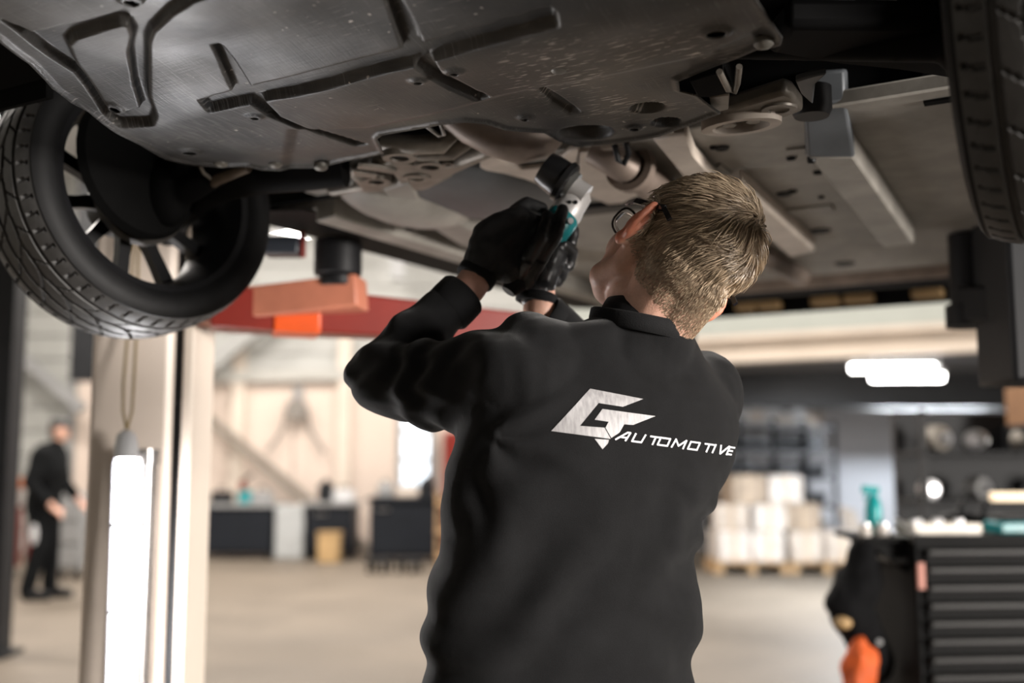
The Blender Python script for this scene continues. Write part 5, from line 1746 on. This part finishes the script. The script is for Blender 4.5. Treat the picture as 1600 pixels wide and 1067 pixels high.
mNavy = M('blue_black_cabinet', (0.009, 0.011, 0.015), 0.55, spec=0.2)
X = lambda u, y: (u - 800) * y / FPX
bench(X(303, 15.0), X(432, 15.0), 15.2, 0.70, 'dark workbench with grey top by the back wall, nearest the lift column', mNavy, mGrey)
bench(X(486, 15.0), X(556, 15.0), 15.2, 0.72, 'short dark workbench right of the pale cabinet by the back wall', mNavy, mGrey)
bench(X(583, 14.6), X(690, 14.6), 14.7, 0.80, 'blue-black cabinet bench below the small window', mNavy, mNavy)
cab = thing('pale_cabinet', (X(458, 15.0), 15.2, 0), 'pale grey narrow cabinet between the dark workbenches', 'cabinet')
obj('cabinet_body', MB().box2(X(436, 15.0), X(480, 15.0), 14.92, 15.5, 0, 0.72), M('silvery_grey', (0.36, 0.37, 0.37), 0.5), cab, bevel=0.01)
obj('cabinet_door', MB().box2(X(438, 15.0), X(478, 15.0), 14.90, 14.92, 0.04, 0.68), M('silvery_grey', (0.36, 0.37, 0.37), 0.5), cab, bevel=0.006)
# things on the benches
bits = ((322, 'pale wrapped parcel'), (352, 'dark toolbox'), (388, 'teal canister'), (414, 'grey parts box'), (512, 'dark vice'), (540, 'white bucket'), (604, 'grey battery pack'), (640, 'pale parcel roll'), (668, 'dark drill case'))
for k, (u, nm) in enumerate(bits):
    yb = 15.15 if u < 570 else 14.65
    zb_ = 0.75 if u < 470 else (0.77 if u < 570 else 0.85)
    x = X(u, yb)
    mm = {'p': mCarton, 'd': mDark, 't': mTeal, 'g': mGrey, 'w': mLite}[nm[0]]
    hh = 0.10 + 0.12 * random.random()
    t = thing('bench_item', (x, yb, zb_), '%s on the bench by the back wall' % nm, nm.split()[-1])
    if k % 2:
        obj('case', MB().box2(x - 0.14, x + 0.14, yb - 0.1, yb + 0.1, zb_, zb_ + hh), mm, t, bevel=0.02)
        obj('grip', MB().tube([V((x - 0.07, yb, zb_ + hh)), V((x - 0.06, yb, zb_ + hh + 0.05)), V((x + 0.06, yb, zb_ + hh + 0.05)), V((x + 0.07, yb, zb_ + hh))], 0.012, 8), mDark, t)
    else:
        obj('vessel', MB().lathe([(0.09, 0), (0.11, 0.01), (0.11, hh), (0.06, hh + 0.05), (0.03, hh + 0.06)], (x, yb, zb_), (0, 0, 1), 20), mm, t)
        obj('cap', MB().cyl(V((x, yb, zb_ + hh + 0.05)), V((x, yb, zb_ + hh + 0.09)), 0.035), mDark, t)
# small crate and creepers on the floor
cr0 = PY(523, 858, 15.0)
t = thing('tan_crate', (cr0.x, 14.6, 0), 'small tan crate on the floor before the dark benches', 'crate')
obj('crate_body', MB().box2(cr0.x - 0.14, cr0.x + 0.14, 14.45, 14.75, 0, 0.38), mTan, t, bevel=0.015)
obj('crate_lid', MB().box2(cr0.x - 0.15, cr0.x + 0.15, 14.44, 14.76, 0.36, 0.39), mTan, t)
sh0 = X(700, 13.5)
t = thing('wooden_shelf', (sh0, 13.6, 0), 'slim wooden shelf stand with tan bins half hidden by his back', 'shelf')
for x in (-0.12, 0.28):
    obj('upright', MB().box2(sh0 + x - 0.02, sh0 + x + 0.02, 13.5, 13.54, 0, 0.95), mWood, t)
for z in (0.15, 0.45, 0.78):
    obj('board', MB().box2(sh0 - 0.14, sh0 + 0.30, 13.4, 13.8, z, z + 0.03), mWood, t)
# red locker right of window
lx = X(700, 15.6)
t = thing('red_locker', (lx + 0.1, 15.7, 0), 'red metal locker beside the small window, partly behind his arm', 'locker')
obj('locker_body', MB().box2(lx - 0.06, lx + 0.5, 15.5, 15.9, 0, 1.75), mRed, t, bevel=0.01)
obj('locker_door', MB().box2(lx - 0.05, lx + 0.49, 15.47, 15.5, 0.05, 1.70), mRed, t, bevel=0.006)
# hose reel on the wall
hp = PY(466, 640, 15.95)
t = thing('hose_reel', hp, 'grey hose reel mounted on the beige back wall with hose hanging', 'hose reel')
obj('reel_drum', MB().lathe([(0.05, -0.12), (0.15, -0.12), (0.15, -0.10), (0.09, -0.09), (0.09, 0.0), (0.15, 0.01), (0.15, 0.03), (0.05, 0.03)], hp + V((0, -0.06, 0)), (0, 1, 0), 24), M('reel_grey', (0.20, 0.18, 0.16), 0.6), t)
obj('wall_bracket', MB().box(hp + V((0, -0.01, 0.14)), (0.12, 0.06, 0.4)), mGrey, t)
for s in (-1, 1):
    obj('hose', MB().tube([hp + V((0.14 * s, -0.1, 0)), hp + V((0.2 * s, -0.1, -0.3)), hp + V((0.42 * s, -0.1, -0.62))], 0.022, 8), M('reel_grey', (0.20, 0.18, 0.16), 0.6), t)
c = PY(384, 753, 15.4)
t = thing('grease_gun', (c.x, 15.2, 0.75), 'reddish brown grease gun stood upright on the left workbench', 'tool')
obj('barrel', MB().cyl(V((c.x, 15.2, 0.75)), V((c.x, 15.2, 1.05)), 0.05), M('red_brown', (0.22, 0.05, 0.03), 0.5), t)
obj('lever', MB().beam(V((c.x, 15.2, 1.05)), V((c.x + 0.16, 15.2, 1.16)), 0.03, 0.03), mDark, t)
for k, (u, lab) in enumerate(((596, 'round black wheel stand on the floor under the cabinet bench, left'), (642, 'low black wheel dolly on the floor under the cabinet bench, right'))):
    y = 13.2
    x = X(u, y)
    t = thing('creeper_dolly', (x, y, 0), lab, 'dolly', 'dollies on the far floor')
    obj('dolly_deck', MB().cyl(V((x, y, 0.12)), V((x, y, 0.16)), 0.18, n=24), mDark, t)
    for q in range(4):
        a_ = q * math.pi / 2 + 0.5
        p_ = V((x + 0.13 * math.cos(a_), y + 0.13 * math.sin(a_), 0))
        obj('caster', MB().cyl(p_ + V((-0.02, 0, 0.06)), p_ + V((0.02, 0, 0.06)), 0.06, n=14), mBlackP, t)

# ------------------------------------------------------------------ distant man on the left
yb = 1.28 * FPX / (930 - 725)
sc = 1.73
fx = X(76, yb)


def D(x, z, y=0.0):
    return V((fx + x, yb + y, z))


w2 = thing('person', (fx, yb, 0), 'man in dark work clothes and cap standing at the far left of the hall', 'person')
b = MB()
b.ell(D(0.13, 1.60), (0.085, 0.075, 0.11)); b.rcone(D(0.10, 1.42), 0.055, D(0.12, 1.54), 0.055)
b.rcone(D(0.185, 1.56), 0.014, D(0.21, 1.545), 0.012)
b.ell(D(0.03, 1.22), (0.15, 0.19, 0.26)); b.rcone(D(0.02, 1.1), 0.13, D(0.0, 0.92), 0.14)
hip = [D(-0.02, 0.90, -0.08), D(0.02, 0.90, 0.08)]
b.chain([hip[0], D(0.02, 0.50, -0.10), D(-0.07, 0.10, -0.12)], [0.085, 0.058, 0.042])
b.chain([hip[1], D(0.05, 0.50, 0.10), D(0.04, 0.10, 0.12)], [0.085, 0.058, 0.042])
b.chain([D(0.03, 1.38, -0.19), D(-0.02, 1.10, -0.25), D(0.14, 0.92, -0.22), D(0.20, 0.85, -0.20)], [0.06, 0.045, 0.033, 0.03])
b.chain([D(0.05, 1.38, 0.19), D(0.08, 1.10, 0.25), D(0.24, 0.95, 0.20), D(0.30, 0.88, 0.18)], [0.06, 0.045, 0.033, 0.03])
for hx, hz, hy in ((0.20, 0.85, -0.20), (0.30, 0.88, 0.18)):
    for q in range(4):
        b.chain([D(hx, hz, hy + (q - 1.5) * 0.02), D(hx + 0.05, hz - 0.035, hy + (q - 1.5) * 0.02), D(hx + 0.06, hz - 0.075, hy + (q - 1.5) * 0.018)], [0.011, 0.010, 0.008], 8)
    b.chain([D(hx, hz, hy + 0.03), D(hx + 0.03, hz + 0.01, hy + 0.05), D(hx + 0.06, hz - 0.01, hy + 0.05)], [0.012, 0.011, 0.009], 8)
for s in (-1, 1):
    b.ell(D(0.115, 1.595, s * 0.078), (0.02, 0.01, 0.03), n=10)
    b.ell(D(0.20, 1.615, s * 0.03), (0.008, 0.012, 0.008), n=8)
b.ell(D(0.198, 1.525, 0), (0.010, 0.025, 0.008), n=8)
obj('body', remeshed(b, 0.010, 2), mSkin, w2, ang=180)
j = MB()
j.ell(D(0.03, 1.24), (0.18, 0.215, 0.27)); j.rcone(D(0.02, 1.15), 0.165, D(-0.01, 0.86), 0.165)
j.rcone(D(0.09, 1.42), 0.075, D(0.10, 1.47), 0.07)
j.chain([D(0.03, 1.38, -0.19), D(-0.03, 1.10, -0.26), D(0.12, 0.93, -0.225)], [0.085, 0.068, 0.052])
j.chain([D(0.05, 1.38, 0.19), D(0.08, 1.10, 0.26), D(0.22, 0.97, 0.205)], [0.085, 0.068, 0.052])
m_ = remeshed(j, 0.012, 4)
a = get_co(m_); n_ = get_no(m_)
a += n_ * np.array([0.012 * noise.noise(V(q) * 10) for q in a])[:, None]
set_co(m_, a)
obj('jacket', m_, M('dark_jacket', (0.006, 0.0065, 0.007), 0.9, spec=0.1), w2, ang=180)
j = MB()
j.ell(D(0.0, 0.86), (0.15, 0.17, 0.12))
j.chain([hip[0], D(0.02, 0.50, -0.10), D(-0.07, 0.10, -0.12)], [0.11, 0.082, 0.075])
j.chain([hip[1], D(0.05, 0.50, 0.10), D(0.04, 0.10, 0.12)], [0.11, 0.082, 0.075])
obj('trousers', remeshed(j, 0.012, 3), M('dark_jacket', (0.006, 0.0065, 0.007), 0.9, spec=0.1), w2, ang=180)
for x, y in ((-0.07, -0.12), (0.04, 0.12)):
    m_ = remeshed(MB().rcone(D(x, 0.055, y), 0.062, D(x + 0.19, 0.04, y), 0.048), 0.012, 2)
    a = get_co(m_); a[:, 2] = np.maximum(a[:, 2], 0.002); set_co(m_, a)
    obj('shoe', m_, mBlackP, w2, ang=180)
obj('cap', remeshed(MB().ell(D(0.115, 1.67), (0.098, 0.09, 0.065)).ell(D(0.215, 1.645), (0.07, 0.07, 0.012)), 0.010, 2), M('dark_cap', (0.03, 0.03, 0.03), 0.7), w2, ang=180)
obj('hair', remeshed(MB().ell(D(0.085, 1.60), (0.075, 0.079, 0.075)), 0.010, 2), M('dark_brown_hair', (0.05, 0.03, 0.02), 0.6), w2, ang=180)
obj('knee_patch', MB().ell(D(0.0, 0.62, -0.185), (0.035, 0.012, 0.10)), mLite, w2, ang=180)

# red and pale equipment behind him
yk = 12.6
for k, (u0, u1, z0, z1, mm, nm, lab, cat) in enumerate((
        (-20, 30, 0, 0.80, mRed, 'red_trolley', 'red tool trolley at the left edge behind the far man', 'trolley'),
        (52, 74, 0, 1.22, mRed, 'gas_bottle', 'tall red gas bottle just behind the far man', 'gas bottle'),
        (112, 150, 0, 0.95, mGrey, 'parts_washer', 'grey parts washer between the far man and the lift column', 'machine'))):
    x0, x1 = X(u0, yk), X(u1, yk)
    t = thing(nm, ((x0 + x1) / 2, yk, 0), lab, cat)
    if nm == 'gas_bottle':
        r_ = (x1 - x0) / 2
        obj('cylinder_body', MB().lathe([(r_ * 0.9, 0), (r_, 0.02), (r_, z1 * 0.86), (r_ * 0.6, z1 * 0.95), (r_ * 0.25, z1)], ((x0 + x1) / 2, yk, 0), (0, 0, 1), 24), mm, t)
        obj('valve', MB().cyl(V(((x0 + x1) / 2, yk, z1)), V(((x0 + x1) / 2, yk, z1 + 0.1)), 0.03).cyl(V(((x0 + x1) / 2 - 0.06, yk, z1 + 0.06)), V(((x0 + x1) / 2 + 0.06, yk, z1 + 0.06)), 0.02), mSilver, t)
    else:
        obj('cabinet_body', MB().box2(x0, x1, yk - 0.25, yk + 0.25, 0.1, z1), mm, t, bevel=0.015)
        for q in range(3):
            obj('drawer', MB().box2(x0 + 0.03, x1 - 0.03, yk - 0.275, yk - 0.25, 0.15 + q * (z1 - 0.2) / 3, 0.12 + (q + 1) * (z1 - 0.2) / 3), mm, t, bevel=0.006)
        for x in (x0 + 0.06, x1 - 0.06):
            for y in (-0.18, 0.18):
                obj('caster', MB().cyl(V((x - 0.02, yk + y, 0.05)), V((x + 0.02, yk + y, 0.05)), 0.05, n=14), mBlackP, t)
x_ = X(18, yk)
t = thing('orange_case', (x_, yk, 0.80), 'orange case standing on the red trolley at the left edge', 'case')
obj('case_body', MB().box2(x_ - 0.12, x_ + 0.16, yk - 0.12, yk + 0.12, 0.80, 1.0), M('pale_case', (0.55, 0.53, 0.5), 0.5), t, bevel=0.02)
obj('case_lid', MB().box2(x_ - 0.13, x_ + 0.17, yk - 0.13, yk + 0.13, 1.0, 1.12), M('dull_orange', (0.5, 0.16, 0.06), 0.5), t, bevel=0.02)
